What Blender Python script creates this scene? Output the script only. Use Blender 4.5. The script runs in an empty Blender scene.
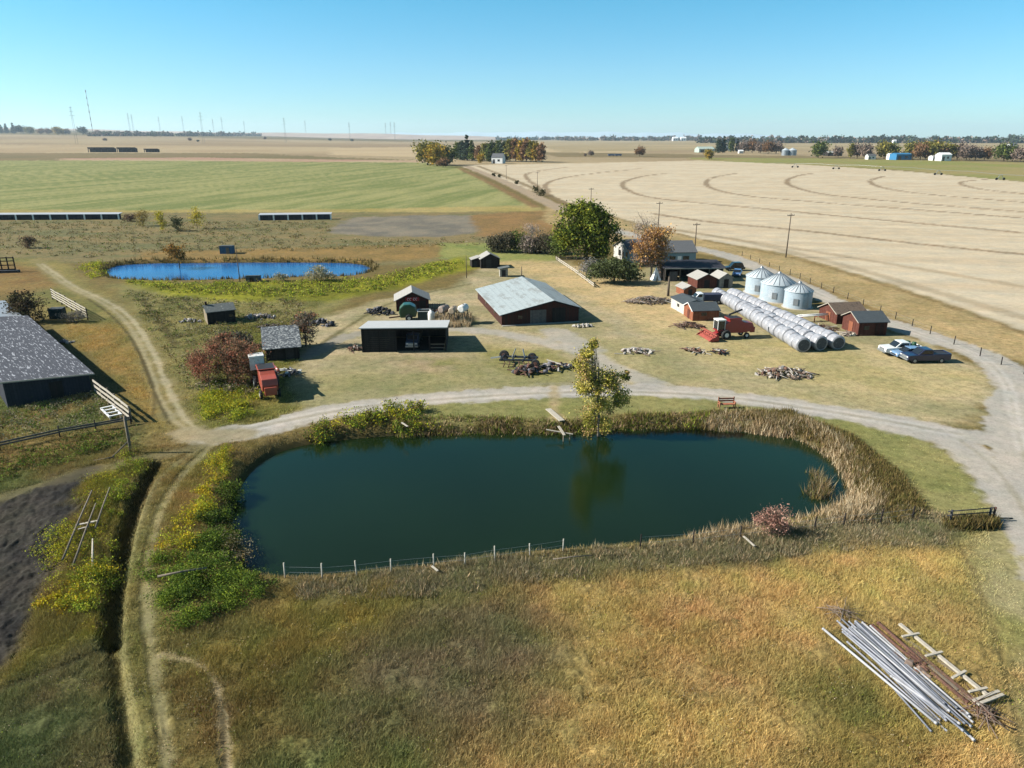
import bpy, bmesh, math, random
import numpy as np
from mathutils import Vector, Matrix
scene = bpy.context.scene
COL = scene.collection
RNG = np.random.default_rng(7)
random.seed(11)
R = math.radians
# ------------------------------------------------------------------ camera
CAM_H, FOC, PITCH = 28.0, 720.0, math.atan(247/720)
cd = bpy.data.cameras.new('drone_camera'); cam = bpy.data.objects.new('drone_camera', cd)
COL.objects.link(cam); scene.camera = cam
cam.location = (0, 0, CAM_H); cam.rotation_euler = (R(90)-PITCH, 0, 0)
cd.sensor_fit = 'HORIZONTAL'; cd.sensor_width = 36.0; cd.lens = 36.0*FOC/1024
cd.clip_start = 0.5; cd.clip_end = 60000

def rise(x, y):
    """the plain climbs gently to a plateau on the far left"""
    px = 512+FOC*np.asarray(x)/np.maximum(np.asarray(y), 1.0)
    t = np.clip((470-px)/480, 0, 1)
    return t*t*(3-2*t)*.0155*np.clip(np.asarray(y)-1500, 0, 8500)
def W(px, py, z=0.0):
    """survey: ground position (at height z) of a point seen in the photograph"""
    u = (384-py)/FOC
    if z == 0 and py < 150 and px < 470:
        yy = np.geomspace(900, 9800, 4000); s = (px-512)/FOC
        k_ = (-math.sin(PITCH)+u*math.cos(PITCH))/(math.cos(PITCH)+u*math.sin(PITCH))
        xx = s*yy/(math.cos(PITCH)+u*math.sin(PITCH)); h = rise(xx, yy)
        i = np.nonzero(CAM_H+k_*yy <= h)[0]
        i = i[0] if len(i) else len(yy)-1
        return Vector((xx[i], yy[i], h[i]))
    y = math.cos(PITCH)+u*math.sin(PITCH); k = -math.sin(PITCH)+u*math.cos(PITCH)
    t = (z-CAM_H)/k
    return Vector(((px-512)/FOC*t, y*t, z))
def W2(pts, z=0.0):
    return np.array([W(a, max(b, 138.4), z)[:2] for a, b in pts])

# ------------------------------------------------------------------ colours
K = 1.95                                  # sunlit level of the exposure: albedo = seen colour / K
def lin(c):
    c = np.asarray(c, float)/255.0
    return np.where(c <= .04045, c/12.92, ((c+.055)/1.055)**2.4)
def alb(*c, k=K):
    return tuple(np.clip(lin(c)/k, .004, .82))

# ------------------------------------------------------------------ noise
def _h(ix, iy, s):
    n = (ix.astype(np.int64)*374761393 + iy.astype(np.int64)*668265263 + s*974711) & 0x7fffffff
    n = ((n ^ (n >> 13))*1274126177) & 0x7fffffff
    return ((n ^ (n >> 16)) & 0xffff)/65535.0
def vnoise(x, y, s=0):
    ix = np.floor(x); iy = np.floor(y); fx = x-ix; fy = y-iy
    fx = fx*fx*(3-2*fx); fy = fy*fy*(3-2*fy)
    a = _h(ix, iy, s); b = _h(ix+1, iy, s); c = _h(ix, iy+1, s); d = _h(ix+1, iy+1, s)
    return (a*(1-fx)+b*fx)*(1-fy)+(c*(1-fx)+d*fx)*fy
def fbm(x, y, s=0, o=4):
    t = 0; a = .5; n = 0
    for i in range(o):
        t = t+a*vnoise(x, y, s+i*17); n += a; a *= .5; x = x*2.03+11.3; y = y*2.03+5.7
    return t/n
def sstep(a, b, x):
    t = np.clip((x-a)/(b-a), 0, 1); return t*t*(3-2*t)

def sd_poly(P, x, y):
    """signed distance to a polygon, negative inside"""
    d = np.full(x.shape, 1e18); ins = np.zeros(x.shape, bool); n = len(P)
    for i in range(n):
        ax, ay = P[i]; bx, by = P[(i+1) % n]
        ex, ey = bx-ax, by-ay; wx, wy = x-ax, y-ay
        t = np.clip((wx*ex+wy*ey)/(ex*ex+ey*ey+1e-12), 0, 1)
        d = np.minimum(d, (wx-ex*t)**2+(wy-ey*t)**2)
        c = ((ay > y) != (by > y)) & (x < (bx-ax)*(y-ay)/((by-ay) if by != ay else 1e-12)+ax)
        ins ^= c
    d = np.sqrt(d); return np.where(ins, -d, d)
def d_line(P, x, y):
    d = np.full(x.shape, 1e18)
    for i in range(len(P)-1):
        ax, ay = P[i]; ex, ey = P[i+1][0]-ax, P[i+1][1]-ay; wx, wy = x-ax, y-ay
        t = np.clip((wx*ex+wy*ey)/(ex*ex+ey*ey+1e-12), 0, 1)
        d = np.minimum(d, (wx-ex*t)**2+(wy-ey*t)**2)
    return np.sqrt(d)
def smooth_pts(P, it=2, closed=False):
    P = np.asarray(P, float)
    for _ in range(it):
        if closed:
            Q = np.roll(P, -1, 0); P = np.stack([.75*P+.25*Q, .25*P+.75*Q], 1).reshape(-1, 2)
        else:
            a, b = P[:-1], P[1:]
            P = np.vstack([P[:1], np.stack([.75*a+.25*b, .25*a+.75*b], 1).reshape(-1, 2), P[-1:]])
    return P

# ------------------------------------------------------------------ ponds
POND = smooth_pts(W2([(231,530),(234,505),(242,485),(257,465),(285,449),(330,441),(400,435),(480,433),(560,433),(600,430),(650,428),(700,428),(750,432),(800,439),(834,458),(852,484),(852,502),(828,512),(780,522),(740,529),(680,538),(620,545),(560,549),(500,556),(440,565),(400,570),(340,577),(290,578),(253,574),(236,558)], -.9), 2, True)
POND_FAR = smooth_pts(W2([(104,272),(112,266),(140,263.5),(190,263),(250,262.5),(320,262.5),(360,263.5),(372,268),(369,274),(350,278),(320,277.5),(280,279.5),(230,281),(180,282),(130,281.5),(110,279)], -.7), 2, True)
DITCH = smooth_pts(W2([(156,463),(139,490),(127,520),(118,560),(111,600),(110,640)]), 2)

DITCH_END = smooth_pts(W2([(110,636),(114,670),(121,715),(130,770),(134,830)]), 2)
def height(x, y, d1=None):
    d1 = sd_poly(POND, x, y); d2 = sd_poly(POND_FAR, x, y)
    z = -1.9*sstep(1.9, -1.9, d1) - 1.5*sstep(1.6, -1.6, d2)
    dd = d_line(DITCH, x, y)
    z = z - 1.05*sstep(.95, .3, dd) - .5*sstep(.8, .15, d_line(DITCH_END, x, y)) + rise(x, y)
    return z, d1, d2, dd

# ------------------------------------------------------------------ ground cover zones
# (name, pixel outline, colour 1, colour 2, patch size m, edge softness m, tall, class)
Z = []
def zone(px, c1, c2, patch=8, soft=1.5, tall=0.0, cls='ground', warp=1.5, stretch=None):
    Z.append((W2(px), lin(c1)/K, lin(c2)/K, patch, soft, tall, cls, warp, stretch))
zone([(-1500,138.5),(2500,138.5),(2500,166),(-1500,166)], (186,166,132), (168,146,116), 400, 20, 0, 'ground', 10)
zone([(-1200,147),(330,147),(420,150),(330,153),(-1200,152.5)], (196,175,140), (184,160,126), 200, 10, 0, 'ground', 6)
zone([(-1200,152.5),(250,153),(330,157),(420,160),(300,161),(-1200,158.5)], (134,122,88), (150,130,96), 120, 6, 0, 'ground', 5)
zone([(60,158.3),(200,157.5),(330,159.5),(425,160.5),(425,163),(200,161),(60,160.5)], (190,152,130), (196,172,140), 80, 4, 0)
zone([(330,148),(480,146),(640,145),(640,154),(420,157),(330,155)], (206,184,148), (198,174,138), 150, 8, 0, 'stubble_field')
zone([(520,140),(1600,141),(1600,150),(900,150),(700,150),(560,152)], (192,172,136), (176,158,122), 300, 12)
zone([(530,152),(620,153),(760,155.5),(900,157),(1800,164),(1800,168),(1024,163),(760,158.5),(560,157)], (140,124,92), (152,134,98), 60, 4)
zone([(690,157.5),(830,158.5),(1024,162.5),(1800,172),(1800,197),(1024,182),(900,170),(800,164.5),(690,160)], (152,152,90), (170,155,106), 70, 5, 0, 'green_field')
zone([(-1200,164),(0,160.5),(100,160.5),(420,162.5),(455,166),(534,208),(330,212.5),(258,213),(120,213.5),(0,214),(-1200,216)], (132,140,86), (172,168,114), 22, 3, 0, 'green_field', 2, (7, 70, -.25))
zone([(-1200,211),(120,210),(330,209.5),(534,205.5),(545,211),(330,214.5),(120,215),(-1200,217)], (186,168,112), (172,156,96), 20, 2, 0)
zone([(-1200,215),(560,212),(575,250),(450,262),(380,266),(100,262),(0,264),(-1200,280)], (150,132,94), (124,122,86), 7, 2, .5, 'ground', 2, (14, 5, 0))
zone([(140,252),(360,246),(470,243),(440,258),(380,262),(140,262)], (160,132,84), (144,122,78), 5, 2, .4)
zone([(352,217.5),(440,215),(475,216),(492,222),(478,232),(440,237),(380,236.5),(325,233),(340,224)], (128,122,112), (150,140,124), 7, 1.5, 0, 'bare_soil')
zone([(470,215),(570,209),(640,232),(560,240),(480,236)], (162,128,86), (146,120,80), 8, 2, .3)
zone([(440,243),(520,242.5),(560,249),(556,262),(500,266),(478,268),(440,258)], (138,146,84), (156,156,96), 7, 1.2, 0)
zone([(462,166.5),(476,165),(540,164),(700,160.5),(800,164.5),(900,170.5),(1024,182),(2200,245),(2200,700),(1024,331),(900,287),(790,254),(700,239),(600,213),(545,195)], (213,194,166), (224,208,182), 14, 2, 0, 'stubble_field', 1, (60, 5, -.18))
zone([(545,205),(600,214),(700,239.5),(790,255),(900,288),(1024,332),(2200,705),(2200,800),(1024,362),(960,345),(870,310),(800,282),(740,260),(690,252),(600,240),(545,222)], (192,168,124), (174,152,108), 6, 1.5, .25, 'ground', 1.5)
zone([(-900,258),(30,258),(62,262),(100,290),(150,335),(176,425),(130,445),(108,382),(40,310),(0,285),(-900,300)], (148,136,84), (124,120,72), 6, 2, .5)
zone([(66,322),(120,326),(150,375),(166,428),(142,432),(112,382),(78,345)], (158,130,76), (138,122,72), 4, 3, .5)
zone([(0,262),(40,268),(60,285),(20,295),(-60,290)], (150,126,80), (140,112,70), 5, 3, .4)
zone([(108,284),(370,282),(310,330),(306,415),(205,438),(180,402),(160,350),(128,310)], (144,136,88), (124,120,74), 5, 2, .5)
zone([(230,325),(320,318),(345,335),(310,380),(300,412),(215,435),(195,400),(215,350)], (112,112,58), (128,120,66), 4, 2, .6)
zone([(298,345),(322,318),(380,300),(450,288),(482,266),(560,260),(600,275),(690,262),(760,268),(800,300),(870,328),(930,343),(985,372),(1000,398),(965,425),(880,421),(760,399),(680,387),(560,387),(420,397),(306,414),(300,380)], (190,174,140), (166,156,118), 6, 1.5, 0)
zone([(470,262),(530,260),(580,268),(650,285),(700,315),(745,350),(690,350),(630,320),(590,300),(520,272)], (210,184,138), (194,172,126), 6, 3, 0)
zone([(640,320),(760,335),(850,345),(985,375),(985,398),(900,396),(800,388),(720,372),(660,345)], (198,180,136), (182,168,120), 5, 4, 0)
zone([(570,335),(640,340),(740,372),(880,400),(965,405),(930,420),(760,396),(660,376),(600,360)], (166,157,114), (182,169,130), 5, 4, 0)
zone([(306,372),(500,362),(590,380),(560,388),(420,396),(306,412)], (152,147,104), (170,160,120), 5, 3, 0)
zone([(480,345),(560,350),(580,370),(540,378),(480,365)], (146,142,86), (160,150,100), 5, 3, 0)
zone([(390,357),(470,354),(478,368),(405,374)], (172,154,122), (150,144,96), 3, 3, 0)
zone([(430,322),(470,318),(480,328),(440,330)], (178,166,130), (150,146,96), 3, 2, .2)
zone([(400,404),(500,396),(640,391),(760,403),(870,418),(920,436),(975,472),(1005,520),(930,522),(890,470),(800,425),(700,414),(420,424)], (154,148,98), (142,140,88), 4, 1.2, .12)
zone([(105,272),(170,284),(375,279),(430,264),(462,256),(475,268),(400,289),(330,301),(250,302),(180,298),(140,288)], (154,152,52), (124,124,48), 5, 2, .9)
zone([(-500,400),(100,386),(135,420),(132,452),(0,502),(-500,680)], (106,112,66), (130,112,70), 5, 1.5, .7)
zone([(-700,640),(0,498),(60,478),(88,466),(74,508),(42,580),(0,668),(-300,900)], (56,54,53), (76,72,66), 3, .8, 0, 'ploughed_soil', .8)
zone([(85,470),(150,452),(122,520),(108,640),(-10,695),(15,640),(60,560)], (124,116,50), (112,104,58), 4, 1, .9)
zone([(-500,790),(0,683),(112,640),(128,780),(128,1000),(-500,1200)], (94,100,64), (112,106,70), 4, 1.5, .8)
zone([(125,560),(150,510),(200,450),(225,447),(170,530),(150,580),(170,660),(190,780),(130,900),(124,680)], (132,128,80), (122,114,66), 3, 1, .35)
zone([(170,470),(225,450),(200,520),(170,570),(155,560)], (138,118,72), (122,110,62), 4, 1, .7)
zone([(168,632),(300,592),(430,578),(530,600),(440,768),(240,1000),(180,1000),(170,768)], (130,118,72), (110,106,66), 4, 2.5, .9)
zone([(500,590),(600,567),(960,540),(1012,640),(1060,900),(420,1000),(430,768),(470,650)], (180,154,98), (158,138,88), 4, 3, .9)
zone([(220,645),(330,592),(430,588),(400,645),(300,705),(225,705)], (140,124,64), (112,108,60), 3, 3, .9)
zone([(180,690),(290,660),(300,725),(190,745)], (124,102,60), (108,98,58), 3, 3, .9)
zone([(290,722),(430,735),(470,900),(270,900)], (106,114,68), (122,116,70), 2, 3, .9)
zone([(620,600),(760,580),(800,640),(700,690),(620,670)], (172,144,96), (156,132,82), 3, 4, .9)
zone([(430,600),(530,590),(560,660),(500,745),(340,725),(340,660)], (120,110,82), (108,104,70), 2.0, 3, .9)
zone([(800,690),(850,640),(930,715),(980,900),(790,900)], (106,106,60), (140,122,72), 3, 2, .8)
zone([(300,585),(430,562),(560,553),(700,542),(800,527),(880,500),(965,518),(955,540),(700,562),(560,576),(430,592)], (118,112,80), (98,100,70), 2.5, 1.5, .9)
zone([(958,537),(1000,516),(1200,600),(1200,1000),(1090,900),(1005,640)], (166,156,116), (146,142,90), 4, 1.5, .15)

LINES = []
def line(px, c, w, soft, amt=1.0, cls=None, sm=2, z=0.0, brk=0.0):
    LINES.append((smooth_pts(W2(px, z), sm), None if c is None else lin(c)/K, w, soft, amt, cls, brk))
RG = (192,184,174)
TR = (170,156,126)
# pivot wheel tracks in the stubble
for pts in ([(569,167),(540,170.5),(524,174),(528,180),(534,184),(546,193),(562,203)], [(640,168.5),(587,174),(556,179),(543,185),(549,192)],
            [(672,173),(642,176),(622,182),(622,187),(637,195),(667,200),(767,209),(848,217),(928,224),(1100,240)],
            [(740,173),(712,177),(704,183),(712,189),(737,195),(790,200),(868,206),(1100,224)],
            [(815,173),(795,176),(785,181),(790,186),(818,194),(868,199),(923,204),(1100,218)],
            [(885,176),(873,179),(869,181),(875,186),(898,191),(943,196),(1100,208)],
            [(985,179.5),(965,181),(959,183),(968,187),(993,191),(1100,201)],
            [(655,214),(707,222),(767,227),(843,235),(918,244),(1100,262)]):
    line(pts, (152,130,104), 1.7, 1.4, .85, brk=.2)
line([(660,228),(760,243),(880,262),(1100,300)], (172,152,122), 1.6, 2.0, .6)
line([(620,222),(720,236),(820,258),(1100,340)], (160,142,112), 1.6, 2.0, .5)
line([(545,203),(600,214),(700,240),(790,256),(900,289),(1024,333),(1200,395)], (140,118,82), .8, .8, .75, brk=.3)
line([(735,255),(830,291),(900,320),(960,346),(1024,374),(1100,410)], (138,114,76), .5, .5, .75, brk=.4)
line([(478,166),(520,182),(566,204),(600,217)], (140,120,88), 2.2, 1.5, .8)
line([(459,168),(500,188),(535,207)], (150,118,84), 2.0, 2, .8)
# gravel roads
line([(467,166.5),(510,184),(552,205),(600,226),(650,240),(690,248)], (182,162,138), 3.8, 1.5, 1, 'gravel_road')
line([(600,228),(640,236),(690,247),(720,253),(750,264),(800,286),(860,314),(920,334),(960,346),(996,360),(1018,382),(1022,405),(1014,428)], RG, 2.6, .8, 1, 'gravel_road')
line([(212,437),(260,430),(320,413),(400,402),(480,395),(560,391),(640,389),(700,393),(760,401),(830,411),(900,424),(960,434),(1010,445)], RG, 2.1, .7, 1, 'gravel_road')
line([(1020,405),(1028,450),(1038,490),(1072,560),(1130,680),(1230,900)], RG, 3.3, .7, 1, 'gravel_road')
line([(890,426),(945,437),(980,456),(1008,492),(1042,552)], RG, 2.1, .8, 1, 'gravel_road')
line([(655,384),(615,371),(585,352),(540,341),(490,331),(446,328)], RG, 1.7, 1.2, .8, 'gravel_road')
line([(556,332),(588,350)], RG, 2.2, 1.5, .75, 'gravel_road')
line([(308,356),(330,342),(360,333)], (172,164,150), 1.3, .6, .9, 'gravel_road')
line([(690,395),(600,383),(540,384)], (160,152,140), .5, .6, .35)
# ruts
for o in (-1, 1):
    line([(210,437+o*3),(320,413+o*2.4),(400,402+o*2.2),(560,391+o*2),(700,393+o*2),(830,411+o*2.2),(960,434+o*2.5)], (210,202,194), .3, .5, .75)
for pts in ([(210,438),(320,413),(400,402),(560,391),(700,393),(830,411),(960,434)], [(800,286),(920,334),(990,362),(1010,390),(1012,420),(1030,470)], [(960,440),(1000,470),(1030,520)]): line(pts, (166,158,140), .25, .4, .7, brk=.25)
for o in (-3, 4): line([(800+o,286),(860+o,313),(920+o,334),(958+o,347),(990+o,362),(1008+o,384),(1012+o,405),(1022+o,450)], (212,204,196), .3, .4, .7)
# dirt two-track
line([(36,260),(50,272),(75,289),(100,299),(125,315),(142,337),(154,365),(164,395),(180,425),(212,438)], (150,138,98), 1.5, .8, .6, 'dirt_track')
for o in (-4, 4):
    line([(40+o*.6,264),(55+o*.7,275),(75+o*.8,289),(100+o*.9,299),(125+o,315),(141+o*1.1,337),(154+o*1.3,365),(164+o*1.6,395),(181+o*1.8,425),(214,438)], (186,174,142) if o > 0 else (172,160,126), .38, .45, .9, 'dirt_track')
line([(88,299),(112,315),(131,337),(145,365),(155,395),(170,424)], (84,76,48), .22, .3, .8, brk=.2)
line([(185,432),(212,438),(240,434)], TR, 1.8, 1, .9, 'dirt_track')
line([(206,445),(168,468),(150,492),(139,522),(129,560),(121,600),(121,650),(130,712),(140,785)], (150,144,104), .28, .45, .5, 'dirt_track')
line([(206,447),(178,472),(152,514),(141,560),(138,600),(145,660),(156,720),(164,785)], (78,74,46), .14, .2, .8)
line([(212,446),(184,472),(160,512),(149,560),(146,600),(153,660),(164,720),(172,785)], (164,154,116), .28, .45, .7, 'dirt_track')
line([(160,655),(190,660),(207,668),(222,695),(227,780)], (176,160,126), .26, .3, 1.0, 'dirt_track', brk=.25)
line([(222,700),(224,780)], (70,62,40), .12, .2, .7, brk=.3)
line([(-60,520),(0,497),(60,478),(120,464),(200,446)], (128,120,88), .9, .8, .7, 'dirt_track')
line([(-20,540),(20,500),(90,470)], (72,68,62), .8, 1, .6)
line([(0,690),(60,668),(115,645)], (66,62,42), .25, .4, .7)
line([(960,548),(985,600),(1003,660),(1020,740),(1040,820)], (120,106,70), .18, .3, .6)
line([(1030,560),(1060,640),(1080,780)], (176,164,132), .5, .6, .7)
line([(836,575),(842,600)], (116,96,60), .2, .3, .6)
line([(128,440),(158,412),(150,380),(138,350)], (84,72,44), .2, .4, .5)
line([(320,345),(330,338),(390,300),(470,284)], (98,92,56), .4, .6, .7)
line([(143,300),(160,322),(176,345)], (74,66,40), .5, .8, .7)
line([(40,330),(98,375),(135,430)], (86,84,52), 1.5, 1.5, .6)
line([(555,387),(553,405),(557,420)], (186,166,128), .6, .8, .8)

PONDS = None
def cover(x, y, detail=True):
    """albedo, plant height and class index at ground points"""
    n = x.size
    col = np.tile(np.array(lin((130,114,72))/K), (n, 1)); tall = np.full(n, .4)
    cls = np.zeros(n, int)
    r = np.hypot(x, y)
    w1 = fbm(x*.35, y*.35, 3, 3)-.5; w2 = fbm(x*.35, y*.35, 9, 3)-.5
    for P, c1, c2, patch, soft, tl, cl, warp, stre in Z:
        m = soft+warp+1
        lo = P.min(0)-m; hi = P.max(0)+m
        i = np.nonzero((x > lo[0]) & (x < hi[0]) & (y > lo[1]) & (y < hi[1]))[0]
        if not len(i): continue
        xi, yi = x[i], y[i]
        sc = np.clip(r[i]/150, 1, 8)
        d = sd_poly(P, xi+w1[i]*2*warp*sc, yi+w2[i]*2*warp*sc)
        a = sstep(soft, -soft, d)
        if stre:
            ca, sa = math.cos(stre[2]), math.sin(stre[2])
            f = fbm((xi*ca+yi*sa)/stre[0], (-xi*sa+yi*ca)/stre[1], 31, 4)
            f = .65*f+.35*fbm((xi*ca+yi*sa)/(stre[0]*.35), (-xi*sa+yi*ca)/(stre[1]*.35), 71, 3)
        else:
            f = fbm(xi/patch, yi/patch, 31, 4)
        f = sstep(.3, .7, f)[:, None]
        c = c1*(1-f)+c2*f
        col[i] = col[i]*(1-a[:, None])+c*a[:, None]
        tall[i] = tall[i]*(1-a)+tl*a
        cls[i[a > .5]] = CLS.index(cl)
    for P, c, w, soft, amt, cl, brk in LINES:
        m = w+soft+1; lo = P.min(0)-m; hi = P.max(0)+m
        i = np.nonzero((x > lo[0]) & (x < hi[0]) & (y > lo[1]) & (y < hi[1]))[0]
        if not len(i): continue
        wob = (w1[i]*1.3+(fbm(x[i]*1.3, y[i]*1.3, 55, 2)-.5)*1.1)*min(1, w)
        d = d_line(P, x[i], y[i])+wob
        a = sstep(w+soft*.6, w-soft*.6, d)*amt
        if brk: a = a*sstep(brk-.15, brk+.25, fbm(x[i]*.5, y[i]*.5, 77, 3))
        if c is not None: col[i] = col[i]*(1-a[:, None])+c*a[:, None]
        tall[i] *= (1-a)
        if cl: cls[i[a > .45]] = CLS.index(cl)
    return col, tall, cls
CLS = ['ground', 'gravel_road', 'dirt_track', 'green_field', 'stubble_field', 'ploughed_soil', 'bare_soil']

# ------------------------------------------------------------------ materials
def nodes(name):
    m = bpy.data.materials.new(name); m.use_nodes = True
    nt = m.node_tree; b = nt.nodes['Principled BSDF']
    return m, nt, b
def L(nt, a, b): nt.links.new(a, b)
def mixcol(nt, fac, a, b, mode='MIX'):
    n = nt.nodes.new('ShaderNodeMix'); n.data_type = 'RGBA'; n.blend_type = mode
    for s, v in ((n.inputs[0], fac), (n.inputs[6], a), (n.inputs[7], b)):
        if hasattr(v, 'is_linked') or hasattr(v, 'links'): nt.links.new(v, s)
        else: s.default_value = v if not isinstance(v, (tuple, list)) else (*v[:3], 1)
    return n.outputs[2]
def noise(nt, scale, detail=3, rough=.6, vec=None, stretch=None, coord='Object'):
    t = nt.nodes.new('ShaderNodeTexCoord'); out = t.outputs[coord]
    if stretch:
        mp = nt.nodes.new('ShaderNodeMapping'); mp.inputs['Scale'].default_value = stretch
        L(nt, out, mp.inputs[0]); out = mp.outputs[0]
    n = nt.nodes.new('ShaderNodeTexNoise'); n.inputs['Scale'].default_value = scale
    n.inputs['Detail'].default_value = detail; n.inputs['Roughness'].default_value = rough
    L(nt, out, n.inputs['Vector']); return n.outputs['Fac']
def ramp(nt, fac, stops):
    r = nt.nodes.new('ShaderNodeValToRGB'); e = r.color_ramp.elements
    while len(e) < len(stops): e.new(.5)
    for q, (p, c) in zip(e, stops):
        q.position = p; q.color = (*c[:3], 1) if isinstance(c, (tuple, list)) else (c, c, c, 1)
    L(nt, fac, r.inputs[0]); return r.outputs[0]

def ground_material():
    m, nt, b = nodes('ground_cover')
    a = nt.nodes.new('ShaderNodeAttribute'); a.attribute_name = 'cover'
    c = a.outputs['Color']
    n1 = ramp(nt, noise(nt, 1.1, 5, .7), [(.25, .52), (.5, 1.0), (.78, 1.42)])
    c = mixcol(nt, a.outputs['Alpha'], c, n1, 'MULTIPLY')
    n2 = ramp(nt, noise(nt, .16, 4, .6), [(.3, (.86, .9, .9)), (.7, (1.12, 1.08, 1.0))])
    c = mixcol(nt, 1.0, c, n2, 'MULTIPLY')
    n3 = ramp(nt, noise(nt, 6.0, 3, .7), [(.25, .6), (.75, 1.4)])
    c = mixcol(nt, a.outputs['Alpha'], c, n3, 'MULTIPLY')
    n4 = ramp(nt, noise(nt, 2.6, 2, .5), [(.30, .62), (.40, 1.0), (.66, 1.0), (.74, 1.25)])
    c = mixcol(nt, a.outputs['Alpha'], c, n4, 'MULTIPLY')
    n5 = ramp(nt, noise(nt, .45, 3, .6), [(.3, (.84, .9, .84)), (.7, (1.14, 1.08, 1.1))])
    c = mixcol(nt, a.outputs['Alpha'], c, n5, 'MULTIPLY')
    L(nt, c, b.inputs['Base Color']); b.inputs['Roughness'].default_value = 1
    b.inputs['Specular IOR Level'].default_value = .05
    return m
GM = ground_material()

def mesh_obj(name, verts, faces_flat, nper, mat, col=None, parent=None, smooth=False, attr='cover'):
    """verts (n,3), faces (m,nper) as one mesh object; col per vertex"""
    me = bpy.data.meshes.new(name)
    v = np.asarray(verts, np.float32); f = np.asarray(faces_flat, np.int32).reshape(-1, nper)
    me.vertices.add(len(v)); me.vertices.foreach_set('co', v.ravel())
    me.loops.add(f.size); me.loops.foreach_set('vertex_index', f.ravel())
    me.polygons.add(len(f)); me.polygons.foreach_set('loop_start', np.arange(0, f.size, nper, dtype=np.int32))
    me.polygons.foreach_set('loop_total', np.full(len(f), nper, np.int32))
    if smooth: me.polygons.foreach_set('use_smooth', np.ones(len(f), bool))
    if col is not None:
        at = me.attributes.new(attr, 'FLOAT_COLOR', 'POINT')
        cc = np.ones((len(v), 4), np.float32); cc[:, :np.shape(col)[1]] = col
        at.data.foreach_set('color', cc.ravel())
    me.update(calc_edges=True); me.validate()
    me.materials.append(mat)
    o = bpy.data.objects.new(name, me); COL.objects.link(o)
    if parent: o.parent = parent
    return o

# ------------------------------------------------------------------ terrain sheet
def build_ground():
    pys = np.concatenate([np.arange(137.55, 140, .18), np.arange(140, 170, .42), np.arange(170, 800, .95)])
    u = (384-pys)/FOC
    yy = math.cos(PITCH)+u*math.sin(PITCH); kk = math.sin(PITCH)-u*math.cos(PITCH)
    t = CAM_H/kk
    ys = np.concatenate([yy*t, [18, 12, 6, -10, -40]]); ts = np.concatenate([t, [30, 27, 25, 25, 25]])
    pxs = np.concatenate([np.arange(-1500, -60, 16), np.arange(-60, 1084, 1.25), np.arange(1084, 2540, 16)])
    X = ((pxs[None, :]-512)/FOC)*ts[:, None]; Y = np.repeat(ys[:, None], len(pxs), 1)
    nr, nc = X.shape
    x, y = X.ravel(), Y.ravel()
    z, d1, d2, dd = height(x, y)
    col, tall, cls = cover(x, y)
    # wet banks, pond beds, ditch weeds
    for d, w in ((d1, 1.0), (d2, .9)):
        a = sstep(w, .1, d)[:, None]
        col = col*(1-a)+np.array(lin((84,78,50))/K)*a
    a = sstep(1.0, .35, dd)[:, None]; col = col*(1-a*.75)+np.array(lin((70,70,38))/K)*a*.75
    near = sstep(190, 60, np.hypot(x, y))
    bump = (fbm(x*1.7, y*1.7, 91, 4)-.5)*.42+(fbm(x*.35, y*.35, 93, 3)-.5)*.5
    z = z+bump*np.clip(tall, .06, 1)*near*sstep(-.5, 1.5, d1)
    ps = cls == CLS.index('ploughed_soil')
    z = z+np.where(ps, (fbm(x*2.2, y*1.6, 44, 4)-.5)*.34, 0)*near
    amp = np.choose(cls, [.0, .42, .6, .7, .35, .9, .5]); amp = np.where(cls == 0, .85+.15*np.clip(tall, 0, 1), amp)
    col = np.hstack([col, amp[:, None]])
    V = np.stack([x, y, z], 1)
    i = np.arange(nr*nc).reshape(nr, nc)
    F = np.stack([i[1:, :-1], i[1:, 1:], i[:-1, 1:], i[:-1, :-1]], -1).reshape(-1, 4)
    fc = cls[F[:, 0]]
    for k, nm in enumerate(CLS):
        Fk = F[fc == k]
        if not len(Fk): continue
        used, inv = np.unique(Fk, return_inverse=True)
        o = mesh_obj(nm, V[used], inv, 4, GM, col[used], smooth=True)
        o['kind'] = 'structure'
build_ground()

def gz(x, y):
    z, *_ = height(np.array([float(x)]), np.array([float(y)])); return float(z[0])

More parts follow.
